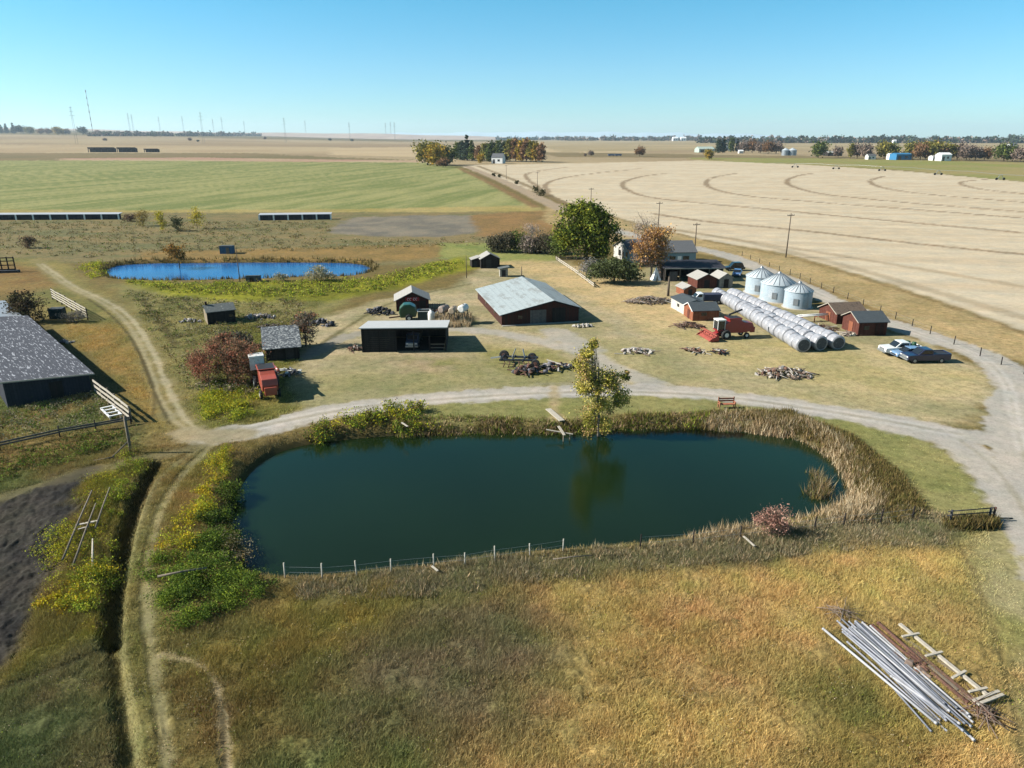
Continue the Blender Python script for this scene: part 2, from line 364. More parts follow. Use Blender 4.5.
# ------------------------------------------------------------------ water
def water(name, P, z, base, bump, rough=.04, spec=.42):
    m, nt, b = nodes(name)
    n = ramp(nt, noise(nt, .05, 3, .5), [(.3, tuple(c*.8 for c in base)), (.7, tuple(c*1.25 for c in base))])
    L(nt, n, b.inputs['Base Color']); b.inputs['Roughness'].default_value = rough
    b.inputs['IOR'].default_value = 1.333; b.inputs['Specular IOR Level'].default_value = spec
    bp = nt.nodes.new('ShaderNodeBump'); bp.inputs['Strength'].default_value = bump; bp.inputs['Distance'].default_value = .05
    L(nt, noise(nt, 2.2, 3, .6, stretch=(1, 2.5, 1)), bp.inputs['Height']); L(nt, bp.outputs[0], b.inputs['Normal'])
    c = P.mean(0); Q = c+(P-c)*1.0
    # widen a little so the sheet runs into the bank
    d = np.roll(Q, -1, 0)-np.roll(Q, 1, 0); nrm = np.stack([d[:, 1], -d[:, 0]], 1); nrm /= np.linalg.norm(nrm, axis=1)[:, None]
    s = 1 if ((Q-c)*nrm).sum() > 0 else -1
    Q = Q+nrm*s*.7
    me = bpy.data.meshes.new(name); bm = bmesh.new()
    f = bm.faces.new([bm.verts.new((a, b2, z)) for a, b2 in Q])
    bmesh.ops.triangulate(bm, faces=[f]); bmesh.ops.recalc_face_normals(bm, faces=bm.faces)
    for f in bm.faces:
        if f.normal.z < 0: f.normal_flip()
    bm.to_mesh(me); bm.free(); me.materials.append(m)
    o = bpy.data.objects.new(name, me); COL.objects.link(o); o['kind'] = 'structure'
    return o
water('pond_water', POND, -.92, (.0052,.0128,.0036), .2)
water('far_pond_water', POND_FAR, -.72, (.008,.07,.2), .3, .06, .2)

# ------------------------------------------------------------------ sky, sun, haze, far hills
SUN_EL = R(33); SHADOW = Vector((1, .02, 0)).normalized()
w = bpy.data.worlds.new('World'); scene.world = w; w.use_nodes = True
nt = w.node_tree; bg = nt.nodes['Background']
sky = nt.nodes.new('ShaderNodeTexSky'); sky.sky_type = 'NISHITA'; sky.sun_disc = False
sky.sun_elevation = SUN_EL; sky.sun_rotation = R(-90)
sky.air_density = 1.0; sky.dust_density = .3; sky.ozone_density = 3.0; sky.altitude = 900
tcw = nt.nodes.new('ShaderNodeTexCoord'); sxyz = nt.nodes.new('ShaderNodeSeparateXYZ'); L(nt, tcw.outputs['Generated'], sxyz.inputs[0])
tint = ramp(nt, sxyz.outputs[2], [(.0, (.70, 1.0, 1.16)), (.08, (.62, 1.02, 1.16)), (.33, (.05, 1.18, 1.12)), (.55, (.8, 1.0, .95)), (1.0, (1.0, .96, .85))])
L(nt, mixcol(nt, 1.0, sky.outputs[0], tint, 'MULTIPLY'), bg.inputs[0]); bg.inputs[1].default_value = .058
sl = bpy.data.lights.new('sun', 'SUN'); sl.energy = 5.0; sl.angle = R(.55); sl.color = (1.0, .95, .87)
so = bpy.data.objects.new('sun', sl); COL.objects.link(so)
dirv = Vector((SHADOW.x*math.cos(SUN_EL), SHADOW.y*math.cos(SUN_EL), -math.sin(SUN_EL)))
so.rotation_euler = dirv.to_track_quat('-Z', 'Y').to_euler(); so.location = (-200, 0, 140)

def hills(name, pts, dist, depth, mat):
    """a long low ridge: pts = (photo column, height above the plain in m)"""
    v = []; n = len(pts)
    for px, h in pts:
        for k, s in ((-1, 0), (-.5, .55), (0, 1), (1, 0)):
            d = dist+k*depth; v.append(((px-512)/FOC*d, d, max(-2, h*s-2)))
    f = [(a*4+j, a*4+4+j, a*4+5+j, a*4+1+j) for a in range(n-1) for j in range(3)]
    o = mesh_obj(name, v, f, 4, mat, smooth=True); o['kind'] = 'structure'; return o
m, nt, b = nodes('hill_grass'); L(nt, ramp(nt, noise(nt, .004, 4, .6, stretch=(1, .3, 1)), [(.35, alb(176,150,130)), (.65, alb(200,176,150))]), b.inputs['Base Color']); b.inputs['Roughness'].default_value = 1
HM = m
MM = bpy.data.materials.new('hazed_mountain_rock'); MM.use_nodes = True; MM.node_tree.nodes['Principled BSDF'].inputs['Base Color'].default_value = (*alb(196,222,232), 1); MM.node_tree.nodes['Principled BSDF'].inputs['Roughness'].default_value = 1  # distance haze put into the pale blue rock colour
hp = [(-900, 150)]+[(px, max(30, 150-(px+60)*.2)+7*math.sin(px*.021)+4*math.sin(px*.07)) for px in range(-300, 560, 12)]+[(620, 18), (800, 0)]
hills('hills', hp, 9500, 1500, HM)
mp = [(300, 10)]+[(px, 70+50*math.sin((px-330)/420*math.pi)+20*abs(math.sin(px*.05))+9*math.sin(px*.19)) for px in range(330, 760, 6)]+[(800, 30)]
hills('mountains', mp, 16500, 900, MM)

def haze():
    m = bpy.data.materials.new('haze'); m.use_nodes = True; nt = m.node_tree
    for n in list(nt.nodes):
        if n.type == 'BSDF_PRINCIPLED': nt.nodes.remove(n)
    v = nt.nodes.new('ShaderNodeVolumePrincipled'); v.inputs['Color'].default_value = (.72, .88, 1.0, 1)
    v.inputs['Density'].default_value = HAZE_D; v.inputs['Anisotropy'].default_value = .2
    out = [n for n in nt.nodes if n.type == 'OUTPUT_MATERIAL'][0]
    L(nt, v.outputs[0], out.inputs['Volume'])
    bm = bmesh.new(); bmesh.ops.create_cube(bm, size=1)
    me = bpy.data.meshes.new('haze'); bm.to_mesh(me); bm.free(); me.materials.append(m)
    o = bpy.data.objects.new('haze', me); COL.objects.link(o); o['kind'] = 'stuff'
    z0, z1 = -4.0, 330.0
    o.scale = (80000, 22000, z1-z0); o.location = (0, 9000, (z0+z1)/2)
HAZE_D = .00004; DENOISE = True
if HAZE_D: haze()

scene.view_settings.view_transform = 'Standard'; scene.view_settings.look = 'None'
scene.view_settings.exposure = 1.21; scene.view_settings.gamma = 1.0
scene.render.engine = 'CYCLES'; scene.cycles.use_denoising = DENOISE
scene.cycles.max_bounces = 6; scene.cycles.diffuse_bounces = 2; scene.cycles.glossy_bounces = 2
scene.cycles.transmission_bounces = 3; scene.cycles.transparent_max_bounces = 4; scene.cycles.volume_bounces = 0

# ================================================================== builders
class MB:
    def __init__(s): s.v = []; s.f = []; s.sm = []
    def add(s, v, f, smooth=False):
        o = len(s.v); s.v += [tuple(q) for q in v]
        for q in f: s.f.append(tuple(i+o for i in q)); s.sm.append(smooth)
        return s
    def box(s, c, size, rz=0, tilt=None):
        x, y, z = (q/2 for q in size)
        m = Matrix.Rotation(rz, 3, 'Z')
        if tilt: m = m @ Matrix.Rotation(tilt[1], 3, tilt[0])
        v = [Vector(c)+m @ Vector((a*x, b*y, d*z)) for a in (-1, 1) for b in (-1, 1) for d in (-1, 1)]
        return s.add(v, [(0,1,3,2),(4,6,7,5),(0,4,5,1),(2,3,7,6),(0,2,6,4),(1,5,7,3)])
    def bar(s, a, b, w, h=None, up=(0, 0, 1)):
        a, b = Vector(a), Vector(b); h = h or w; d = (b-a).normalized()
        u = Vector(up)
        if abs(d.dot(u)) > .95: u = Vector((0, 1, 0))
        r = d.cross(u).normalized(); u = r.cross(d)
        v = [p+r*i*w/2+u*j*h/2 for p in (a, b) for i, j in ((-1,-1),(1,-1),(1,1),(-1,1))]
        return s.add(v, [(3,2,1,0),(4,5,6,7),(0,1,5,4),(1,2,6,5),(2,3,7,6),(3,0,4,7)])
    def tube(s, pts, rad, n=8, cap=True):
        pts = [Vector(p) for p in pts]; k = len(pts)
        if not hasattr(rad, '__len__'): rad = [rad]*k
        v = []; f = []
        for i, p in enumerate(pts):
            d = (pts[min(i+1, k-1)]-pts[max(i-1, 0)]).normalized()
            u = Vector((0, 0, 1)) if abs(d.z) < .9 else Vector((1, 0, 0))
            r = d.cross(u).normalized(); u = r.cross(d)
            for j in range(n):
                a = 2*math.pi*j/n; v.append(p+(r*math.cos(a)+u*math.sin(a))*rad[i])
        for i in range(k-1):
            for j in range(n):
                f.append((i*n+j, i*n+(j+1) % n, (i+1)*n+(j+1) % n, (i+1)*n+j))
        s.add(v, f, True)
        if cap:
            o = len(s.v)-k*n
            s.f.append(tuple(o+j for j in range(n))[::-1]); s.sm.append(False)
            s.f.append(tuple(o+(k-1)*n+j for j in range(n))); s.sm.append(False)
        return s
    def lathe(s, prof, n=24, c=(0, 0, 0), smooth=True):
        v = []; f = []; k = len(prof)
        for r, z in prof:
            for j in range(n):
                a = 2*math.pi*j/n; v.append((c[0]+r*math.cos(a), c[1]+r*math.sin(a), c[2]+z))
        for i in range(k-1):
            for j in range(n): f.append((i*n+j, i*n+(j+1) % n, (i+1)*n+(j+1) % n, (i+1)*n+j))
        return s.add(v, f, smooth)
    def wheel(s, c, r, w, axis='x', n=16):
        d = {'x': Vector((1,0,0)), 'y': Vector((0,1,0))}[axis] if isinstance(axis, str) else Vector(axis)
        c = Vector(c)
        return s.tube([c-d*w/2, c-d*w*.36, c+d*w*.36, c+d*w/2], [r*.86, r, r, r*.86], n)
    def prism(s, poly, axis, a, b):
        """polygon extruded: axis x: poly = (y,z); axis y: poly = (x,z); axis z: poly=(x,y)"""
        mk = {'x': lambda p, t: (t, p[0], p[1]), 'y': lambda p, t: (p[0], t, p[1]), 'z': lambda p, t: (p[0], p[1], t)}[axis]
        n = len(poly); v = [mk(p, a) for p in poly]+[mk(p, b) for p in poly]
        return s.add(v, [tuple(range(n))[::-1], tuple(range(n, 2*n))]+[(i, (i+1) % n, n+(i+1) % n, n+i) for i in range(n)])
    def build(s, name, mat, parent=None, bevel=0):
        me = bpy.data.meshes.new(name); me.from_pydata(s.v, [], s.f)
        me.polygons.foreach_set('use_smooth', s.sm)
        bm = bmesh.new(); bm.from_mesh(me); bmesh.ops.recalc_face_normals(bm, faces=bm.faces); bm.to_mesh(me); bm.free()
        me.update(); me.materials.append(mat)
        o = bpy.data.objects.new(name, me); COL.objects.link(o)
        if parent: o.parent = parent
        if bevel:
            b = o.modifiers.new('edge', 'BEVEL'); b.width = bevel; b.segments = 2; b.limit_method = 'ANGLE'
        return o

def tag(o, label=None, cat=None, group=None, kind=None):
    if label: o['label'] = label
    if cat: o['category'] = cat
    if group: o['group'] = group
    if kind: o['kind'] = kind
    return o
def thing(name, label, cat, loc=(0, 0, 0), rz=0, group=None):
    o = bpy.data.objects.new(name, None); COL.objects.link(o); o.empty_display_size = .3
    o.location = loc; o.rotation_euler = (0, 0, rz)
    return tag(o, label, cat, group)
KIDS = {}
def copy_tree(o, loc=None, rz=None, scale=None, label=None, parent=None):
    c = o.copy(); COL.objects.link(c)
    if parent: c.parent = parent
    for ch in o.children: copy_tree(ch, parent=c)
    if loc is not None: c.location = loc
    if rz is not None: c.rotation_euler = (0, 0, rz)
    if scale is not None: c.scale = scale if hasattr(scale, '__len__') else (scale,)*3
    if label: c['label'] = label
    return c

# ------------------------------------------------------------------ object materials
MATS = {}
def plain(name, c, rough=.7, var=.18, scale=3.0, metal=0, spec=.3, stretch=None):
    if name in MATS: return MATS[name]
    m, nt, b = nodes(name); c = np.array(c[:3])
    col = ramp(nt, noise(nt, scale, 4, .65, stretch=stretch), [(.3, tuple(c*(1-var))), (.7, tuple(np.minimum(c*(1+var), .9)))])
    L(nt, col, b.inputs['Base Color']); b.inputs['Roughness'].default_value = rough
    b.inputs['Metallic'].default_value = metal; b.inputs['Specular IOR Level'].default_value = spec
    MATS[name] = m; return m
def boards(name, c, c2, axis='x', pitch=.22, rough=.9, wear=.5):
    """weathered plank cladding: a dark joint each pitch, tone changing from board to board"""
    if name in MATS: return MATS[name]
    m, nt, b = nodes(name)
    t = nt.nodes.new('ShaderNodeTexCoord'); sp = nt.nodes.new('ShaderNodeSeparateXYZ'); L(nt, t.outputs['Object'], sp.inputs[0])
    def mth(op, a, v):
        n = nt.nodes.new('ShaderNodeMath'); n.operation = op; L(nt, a, n.inputs[0])
        if hasattr(v, 'links'): L(nt, v, n.inputs[1])
        elif v is not None: n.inputs[1].default_value = v
        return n.outputs[0]
    ad = {'x': 0, 'y': 1, 'z': 2}
    src = sp.outputs[ad[axis]] if axis in ad else mth('ADD', sp.outputs[0], sp.outputs[1])
    q = mth('DIVIDE', src, pitch); fr = mth('FRACT', q, None); fl = mth('FLOOR', q, None)
    wn = nt.nodes.new('ShaderNodeTexWhiteNoise'); wn.noise_dimensions = '1D'; L(nt, fl, wn.inputs['W'])
    base = mixcol(nt, wn.outputs['Value'], c, c2)
    n = ramp(nt, noise(nt, 2.5, 4, .7), [(.3, 1-wear*.5), (.7, 1+wear*.5)])
    base = mixcol(nt, 1, base, n, 'MULTIPLY')
    j = ramp(nt, fr, [(0, .35), (.08, 1), (.94, 1), (1, .35)])
    base = mixcol(nt, 1, base, j, 'MULTIPLY')
    L(nt, base, b.inputs['Base Color']); b.inputs['Roughness'].default_value = rough; b.inputs['Specular IOR Level'].default_value = .15
    MATS[name] = m; return m
def patched(name, c, patch, thr=.58, scale=1.6, stretch=(1, 3, 1), rough=.85, stripe=None, var=.25, det=5):
    """a roof of one tone with bare or bleached patches; optional seams"""
    if name in MATS: return MATS[name]
    m, nt, b = nodes(name); c = np.array(c)
    base = ramp(nt, noise(nt, 3, 4, .7), [(.3, tuple(c*(1-var))), (.7, tuple(c*(1+var)))])
    f = ramp(nt, noise(nt, scale, det, .75, stretch=stretch), [(thr, 0), (thr+.07, 1)])
    base = mixcol(nt, f, base, patch)
    if stripe:
        ax, pitch, amt = stripe
        t = nt.nodes.new('ShaderNodeTexCoord'); sp = nt.nodes.new('ShaderNodeSeparateXYZ'); L(nt, t.outputs['Object'], sp.inputs[0])
        d = nt.nodes.new('ShaderNodeMath'); d.operation = 'DIVIDE'; d.inputs[1].default_value = pitch; L(nt, sp.outputs['xyz'.index(ax)], d.inputs[0])
        fr = nt.nodes.new('ShaderNodeMath'); fr.operation = 'FRACT'; L(nt, d.outputs[0], fr.inputs[0])
        base = mixcol(nt, 1, base, ramp(nt, fr.outputs[0], [(0, 1-amt), (.15, 1), (.85, 1), (1, 1-amt)]), 'MULTIPLY')
    L(nt, base, b.inputs['Base Color']); b.inputs['Roughness'].default_value = rough; b.inputs['Specular IOR Level'].default_value = .2
    MATS[name] = m; return m
def leafmat(name='foliage', trans=.25):
    if name in MATS: return MATS[name]
    m = bpy.data.materials.new(name); m.use_nodes = True; nt = m.node_tree
    for n in list(nt.nodes):
        if n.type == 'BSDF_PRINCIPLED': nt.nodes.remove(n)
    a = nt.nodes.new('ShaderNodeAttribute'); a.attribute_name = 'cover'
    d = nt.nodes.new('ShaderNodeBsdfDiffuse'); t = nt.nodes.new('ShaderNodeBsdfTranslucent'); mx = nt.nodes.new('ShaderNodeMixShader')
    L(nt, a.outputs['Color'], d.inputs[0]); L(nt, a.outputs['Color'], t.inputs[0]); mx.inputs[0].default_value = trans
    L(nt, d.outputs[0], mx.inputs[1]); L(nt, t.outputs[0], mx.inputs[2])
    out = [n for n in nt.nodes if n.type == 'OUTPUT_MATERIAL'][0]; L(nt, mx.outputs[0], out.inputs[0])
    MATS[name] = m; return m
LEAF = leafmat()
BARK = plain('bark', alb(120,104,86), .95, .3, 4)
GREYBARK = plain('grey_bark', alb(150,138,122), .95, .3, 4)
GLASS = plain('dark_glass', (.012, .016, .02), .12, .1, 1, spec=.6)
RUBBER = plain('rubber', (.018, .018, .018), .85, .2, 5)
RUST = plain('rusty_steel', alb(112,78,66), .85, .35, 6)
OLDWOOD = boards('old_grey_wood', alb(120,108,94), alb(150,138,120), 'xy', .2)
DARKWOOD = boards('dark_weathered_wood', alb(50,46,44), alb(66,60,56), 'xy', .2)  # dark wood, deepened further to carry the shade on shed fronts
REDWOOD = boards('faded_red_boards', alb(104,60,50), alb(118,74,62), 'xy', .2)
ORANGEWOOD = boards('orange_brown_boards', alb(156,94,68), alb(172,112,84), 'xy', .2)
WHITEWOOD = boards('white_painted_boards', alb(232,228,218), alb(214,208,198), 'xy', .2, wear=.2)
BLEACHED = plain('bleached_timber', alb(206,196,178), .9, .2, 5)
GREYTIMBER = plain('grey_timber', alb(138,126,110), .95, .25, 5)
STEEL = plain('galvanised_steel', alb(190,196,200), .4, .12, 2, metal=.6)
BLACKSTEEL = plain('black_steel', (.022, .022, .024), .6, .3, 4)
WHITE = plain('white_paint', (.62, .62, .6), .5, .08, 2)
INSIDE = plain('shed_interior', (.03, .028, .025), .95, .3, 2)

# ------------------------------------------------------------------ buildings
def building(name, label, cat, A, B, D, prof, axis='x', wall=OLDWOOD, roof=None, over=.3, th=.1, holes=(), gable=None, group=None, base=True, rz=None, L_=None, parent=None, pname='wall'):
    A = Vector(A); 
    if rz is None:
        B = Vector(B); d = B-A; rz = math.atan2(d.y, d.x); Ln = L_ or d.length
    else: Ln = L_
    t = parent or thing(name, label, cat, (A.x, A.y, 0), rz, group)
    zb = -.25
    m = MB()
    if axis == 'x':
        poly = [(0, zb)]+list(prof)+[(D, zb)]; m.prism([(y, z) for y, z in poly], 'x', 0, Ln)
    else:
        poly = [(0, zb)]+list(prof)+[(Ln, zb)]; m.prism(poly, 'y', 0, D)
    if base: m.build(pname, wall, t)
    r = MB(); lo, hi = -over, (Ln if axis == 'x' else D)+over
    P = [Vector((a, b)) for a, b in prof]
    e0 = (P[0]-P[1]).normalized()*over*1.1; e1 = (P[-1]-P[-2]).normalized()*over*1.1
    Q = [P[0]+e0]+P[1:-1]+[P[-1]+e1] if len(P) > 2 else [P[0]+e0, P[1]+e1]
    low = [(q.x, q.y+.012) for q in Q]; top = [(q.x, q.y+.012+th) for q in Q][::-1]
    r.prism(low+top, axis, lo, hi)
    r.build('roof', roof or STEEL, t)
    for nm, face, s, z, w, h, mt in holes:
        p = MB()
        if face == 'front': p.box((s+w/2, -.015, z+h/2), (w, .09, h))
        elif face == 'back': p.box((s+w/2, D+.015, z+h/2), (w, .09, h))
        elif face == 'left': p.box((-.015, s+w/2, z+h/2), (.09, w, h))
        else: p.box((Ln+.015, s+w/2, z+h/2), (.09, w, h))
        p.build(nm, mt, t)
    return t

# ------------------------------------------------------------------ foliage
LEAFGAIN = 1.6
def leaf_cloud(n, blobs, size, pal, clump=.22, ncl=None, up=.0, seed=None, shape=1.0):
    """n leaf faces gathered in clumps inside ellipsoids (cx,cy,cz,rx,ry,rz,weight)"""
    g = np.random.default_rng(seed if seed is not None else RNG.integers(1e9))
    w = np.array([b[6] if len(b) > 6 else b[3]*b[4]*b[5] for b in blobs], float); w /= w.sum()
    ncl = ncl or max(6, n//45)
    bi = g.choice(len(blobs), ncl, p=w); B = np.array([b[:6] for b in blobs])[bi]
    d = g.normal(size=(ncl, 3)); d /= np.linalg.norm(d, axis=1)[:, None]
    cc = B[:, :3]+d*B[:, 3:6]*(g.random((ncl, 1))**.42)
    cr = clump*(.6+.8*g.random(ncl)); rad = B[:, 3:6].mean(1)*cr
    k = g.integers(0, ncl, n)
    pos = cc[k]+g.normal(size=(n, 3))*rad[k][:, None]*np.array([1, 1, .75])
    a = g.normal(size=(n, 3)); a /= np.linalg.norm(a, axis=1)[:, None]
    b = np.cross(a, g.normal(size=(n, 3))); b /= np.linalg.norm(b, axis=1)[:, None]
    s = size*(.55+.9*g.random((n, 1)))
    V = np.stack([pos-a*s*.5, pos+b*s*.35*shape, pos+a*s*.5, pos-b*s*.35*shape], 1).reshape(-1, 3)
    F = np.arange(4*n).reshape(-1, 4)
    P = np.minimum(np.array(pal)*LEAFGAIN, .75); ck = g.integers(0, len(P), ncl); use = np.where(g.random(n) < .7, ck[k], g.integers(0, len(P), n))
    c = P[use]*(.72+.56*g.random((n, 1)))*(.85+.3*g.random(ncl))[k][:, None]
    return V, F, np.repeat(c, 4, 0)
def limbs(h, r, blobs, n=9, seed=1, mb=None, fork=.35, twig=0):
    g = random.Random(seed); m = mb or MB()
    top = Vector((g.uniform(-.05, .05)*h, g.uniform(-.05, .05)*h, h*.8))
    tr = [Vector((0, 0, -.3)), Vector((g.uniform(-.02,.02)*h, g.uniform(-.02,.02)*h, h*.25)), top*.65+Vector((0,0,.0)), top]
    m.tube(tr, [r, r*.8, r*.5, r*.15], 7)
    for i in range(n):
        t = fork+(.92-fork)*i/n
        p = tr[1].lerp(tr[2], min(1, t/.65)) if t < .65 else tr[2].lerp(tr[3], (t-.65)/.35)
        b = g.choice(blobs); q = Vector((b[0]+g.uniform(-.7,.7)*b[3], b[1]+g.uniform(-.7,.7)*b[4], b[2]+g.uniform(-.3,.8)*b[5]))
        mid = p.lerp(q, .5)+Vector((0, 0, .08*h))
        rr = r*(1-t*.7)*.45
        m.tube([p, mid, q], [rr, rr*.6, rr*.15], 5)
        for _ in range(twig):
            e = q+Vector((g.uniform(-1,1)*b[3]*.5, g.uniform(-1,1)*b[4]*.5, g.uniform(-.2,1)*b[5]*.5)); s0 = p.lerp(q, g.uniform(.4,.95))
            m.tube([s0, s0.lerp(e,.5)+Vector((0,0,.1)), e], [rr*.35, rr*.25, rr*.08], 4, False)
    return m
def tree(name, label, cat, loc, h, blobs, n, size, pal, tr=.2, bark=None, nl=9, seed=1, group=None, twig=0, clump=.22, fork=.35, trunk='trunk', ncl=None):
    loc = Vector(loc); t = thing(name, label, cat, (loc.x, loc.y, gz(loc.x, loc.y)-.05), 0, group)
    limbs(h, tr, blobs, nl, seed, fork=fork, twig=twig).build(trunk, bark or BARK, t)
    V, F, c = leaf_cloud(n, blobs, size, pal, clump, seed=seed, ncl=ncl)
    V[:, 2] = np.maximum(V[:, 2], .03)
    mesh_obj('crown', V, F, 4, LEAF, c, t)
    return t

# ------------------------------------------------------------------ grasses, reeds, undergrowth
def blades(x, y, z, h, wd, col, k=5, lean=.35, spread=.18, seed=5):
    g = np.random.default_rng(seed); n = len(x); N = n*k
    X = np.repeat(x, k)+g.normal(size=N)*spread; Y = np.repeat(y, k)+g.normal(size=N)*spread; Zb = np.repeat(z, k)-.06
    hh = np.repeat(h, k)*(.55+.75*g.random(N)); a = g.random(N)*2*math.pi
    dx, dy = np.cos(a), np.sin(a); ww = wd*(.6+.8*g.random(N))
    lx, ly = g.normal(size=N)*lean*hh, g.normal(size=N)*lean*hh
    V = np.empty((N, 3, 3)); V[:, 0] = np.stack([X-dx*ww, Y-dy*ww, Zb], 1); V[:, 1] = np.stack([X+dx*ww, Y+dy*ww, Zb], 1)
    V[:, 2] = np.stack([X+lx, Y+ly, Zb+hh], 1)
    c = np.minimum(np.repeat(col, k, 0)*(.62+.76*g.random((N, 1))), .8)
    return V.reshape(-1, 3), np.arange(3*N).reshape(-1, 3), np.repeat(c, 3, 0)
def pts_in(poly, n, seed):
    g = np.random.default_rng(seed); lo, hi = poly.min(0), poly.max(0); out = []
    tot = 0
    while tot < n:
        p = lo+(hi-lo)*g.random((n*2, 2)); p = p[sd_poly(poly, p[:, 0], p[:, 1]) < 0]; out.append(p); tot += len(p)
    return np.vstack(out)[:n]
def area(P): return abs(.5*np.sum(P[:, 0]*np.roll(P[:, 1], -1)-np.roll(P[:, 0], -1)*P[:, 1]))

def grass():
    foot = W2([(-100,560),(-40,420),(60,330),(140,310),(320,300),(310,330),(300,415),(215,440),(420,400),(900,432),(980,470),(1010,520),(900,520),(400,560),(150,560)])
    foot2 = W2([(-150,800),(-60,480),(0,455),(250,440),(420,560),(980,520),(1040,640),(1080,800)])
    for nm, P, n, h0, wd, seed, lab in (('short_grass', foot, 150000, .2, .024, 5, 'dry olive grass between the farm buildings and the long pond'), ('meadow_grass', foot2, 360000, .21, .0145, 6, 'golden brown meadow grass below the long pond')):
        p = pts_in(P, n, seed); x, y = p[:, 0], p[:, 1]
        z, d1, d2, dd = height(x, y)
        col, tall, cls = cover(x, y)
        g = np.random.default_rng(seed)
        clumpy = fbm(x*.8, y*.8, 120+seed, 3)
        keep = (g.random(n) < tall*1.2*(.6+.4*sstep(.25, .6, clumpy))) & (d1 > .6) & (d2 > .5) & (tall > .1)
        x, y, z, col, tall, clumpy = (q[keep] for q in (x, y, z, col, tall, clumpy))
        h = (h0*(.5+tall)*(.5+clumpy))*(.8+.5*g.random(len(x)))
        tint = 1+(g.random((len(x), 1))-.4)*np.array([[.5, .45, .36]])+(g.random((len(x), 1))-.5)*np.array([[.14, -.04, -.14]])+(fbm(x*.6, y*.6, 140, 3)[:, None]-.5)*np.array([[-.25, .1, -.2]])
        V, F, c = blades(x, y, z, h, wd, col*tint*2.35, 5 if seed == 6 else 4, .5, .13, seed)
        o = mesh_obj(nm, V, F, 3, LEAF, c); tag(o, lab, 'grass', kind='stuff')
grass()

def cover_plants(name, label, cat, px, n, h, wd, pal, k=4, spread=.2, seed=3, sd=(-.6, 99), lean=.2, z=0, patch=(0, 0)):
    P = W2(px, z); p = pts_in(P, n, seed); x, y = p[:, 0], p[:, 1]
    zz, d1, d2, dd = height(x, y); d = np.minimum(d1, d2)
    g = np.random.default_rng(seed); f = fbm(x*.45, y*.45, 60+seed, 3)
    keep = (d > sd[0]) & (d < sd[1]) & (g.random(n) > patch[0]*sstep(.6, .4, f))
    x, y, zz, d, f = (q[keep] for q in (x, y, zz, d, f))
    zz = np.maximum(zz, np.where(d < 0, -.95, zz))
    pal = np.minimum(np.array(pal)*1.5, .75); c = pal[g.integers(0, len(pal), len(x))]
    hh = (h[0]+(h[1]-h[0])*g.random(len(x)))*(.6+.8*f)
    V, F, c = blades(x, y, zz, hh, wd, c, k, lean, spread, seed)
    return tag(mesh_obj(name, V, F, 3, LEAF, c), label, cat, kind='stuff')
def undergrowth(name, label, cat, px, n, h, size, pal, seed=4, sd=(.2, 99), z=0, clump=.35, dens=.9):
    """leafy ground cover: low mounds of leaf faces over an outline"""
    P = W2(px, z); A = area(P); m = max(8, int(A*dens)); g = np.random.default_rng(seed)
    p = pts_in(P, m, seed); zz, d1, d2, dd = height(p[:, 0], p[:, 1]); ok = (np.minimum(d1, d2) > sd[0])
    p = p[ok]; zz = zz[ok]; m = len(p)
    hh = h*(.45+.9*fbm(p[:, 0]*.5, p[:, 1]*.5, seed, 3))
    r = .55+.6*g.random(m)
    B = [(p[i, 0], p[i, 1], zz[i]+hh[i]*.45, r[i], r[i], hh[i]*.6, r[i]**2) for i in range(m)]
    V, F, c = leaf_cloud(n, B, size, pal, clump, ncl=m*6, seed=seed)
    return tag(mesh_obj(name, V, F, 4, LEAF, c), label, cat, kind='stuff')
STRAW = [alb(206,184,148), alb(190,164,126), alb(162,136,104), alb(216,198,164)]
BROWNW = [alb(120,104,66), alb(100,90,56), alb(138,118,76), alb(112,108,60)]
YEL = [alb(192,176,50), alb(172,162,46), alb(140,144,48), alb(196,164,48), alb(120,122,50)]
GRN = [alb(104,124,50), alb(84,104,44), alb(128,146,60), alb(72,88,40)]
LIME = [alb(166,172,58), alb(140,152,52), alb(188,186,66), alb(112,126,48)]
GREYW = [alb(150,140,112), alb(126,122,90), alb(166,152,124), alb(112,110,78)]
# cattails and bank weeds of the long pond
cover_plants('reeds', 'tall straw coloured reeds round the right end of the long pond', 'reeds', [(712,414),(760,413),(805,421),(846,443),(874,478),(886,503),(870,520),(822,527),(760,539),(690,546),(690,535),(760,522),(815,510),(846,500),(846,478),(824,455),(785,437),(730,430),(705,428)], 4200, (.4, .85), .03, STRAW+BROWNW[:1], 6, .22, 21, (-.3, 9), .3, 0, (.75, 0))
cover_plants('bank_weeds', 'dark brown weeds behind the reeds on the pond bank', 'weeds', [(700,412),(790,412),(850,435),(900,475),(925,510),(900,525),(870,500),(850,465),(810,435),(760,420)], 4200, (.35, .7), .045, BROWNW, 5, .22, 22, (.5, 99), .3)
cover_plants('water_reeds', 'pale reeds standing in the water near the right bank', 'reeds', [(798,474),(812,470),(832,488),(830,503),(806,498)], 170, (.6, 1.1), .03, STRAW[2:3]+BROWNW+GREYW[:1], 5, .25, 23, (-3.2, .5), .35, -.9)
cover_plants('shore_weeds', 'brown and olive weeds along the far bank of the long pond', 'weeds', [(400,408),(430,414),(560,420),(640,414),(730,412),(730,432),(640,432),(560,437),(480,437),(410,440),(395,425)], 6500, (.2, .55), .04, BROWNW+GRN[:1]+LIME[1:2]+STRAW[1:3], 5, .25, 24, (-.4, 3.0), .4, 0, (.6, 0))
cover_plants('grey_weeds', 'grey brown weeds along the near bank by the fence posts', 'weeds', [(290,580),(430,562),(560,550),(690,543),(800,527),(880,505),(968,518),(952,545),(700,565),(560,580),(430,598),(300,600)], 14000, (.25, .5), .03, GREYW+STRAW[1:2], 5, .18, 25, (.3, 99), .35, 0, (.7, 0))
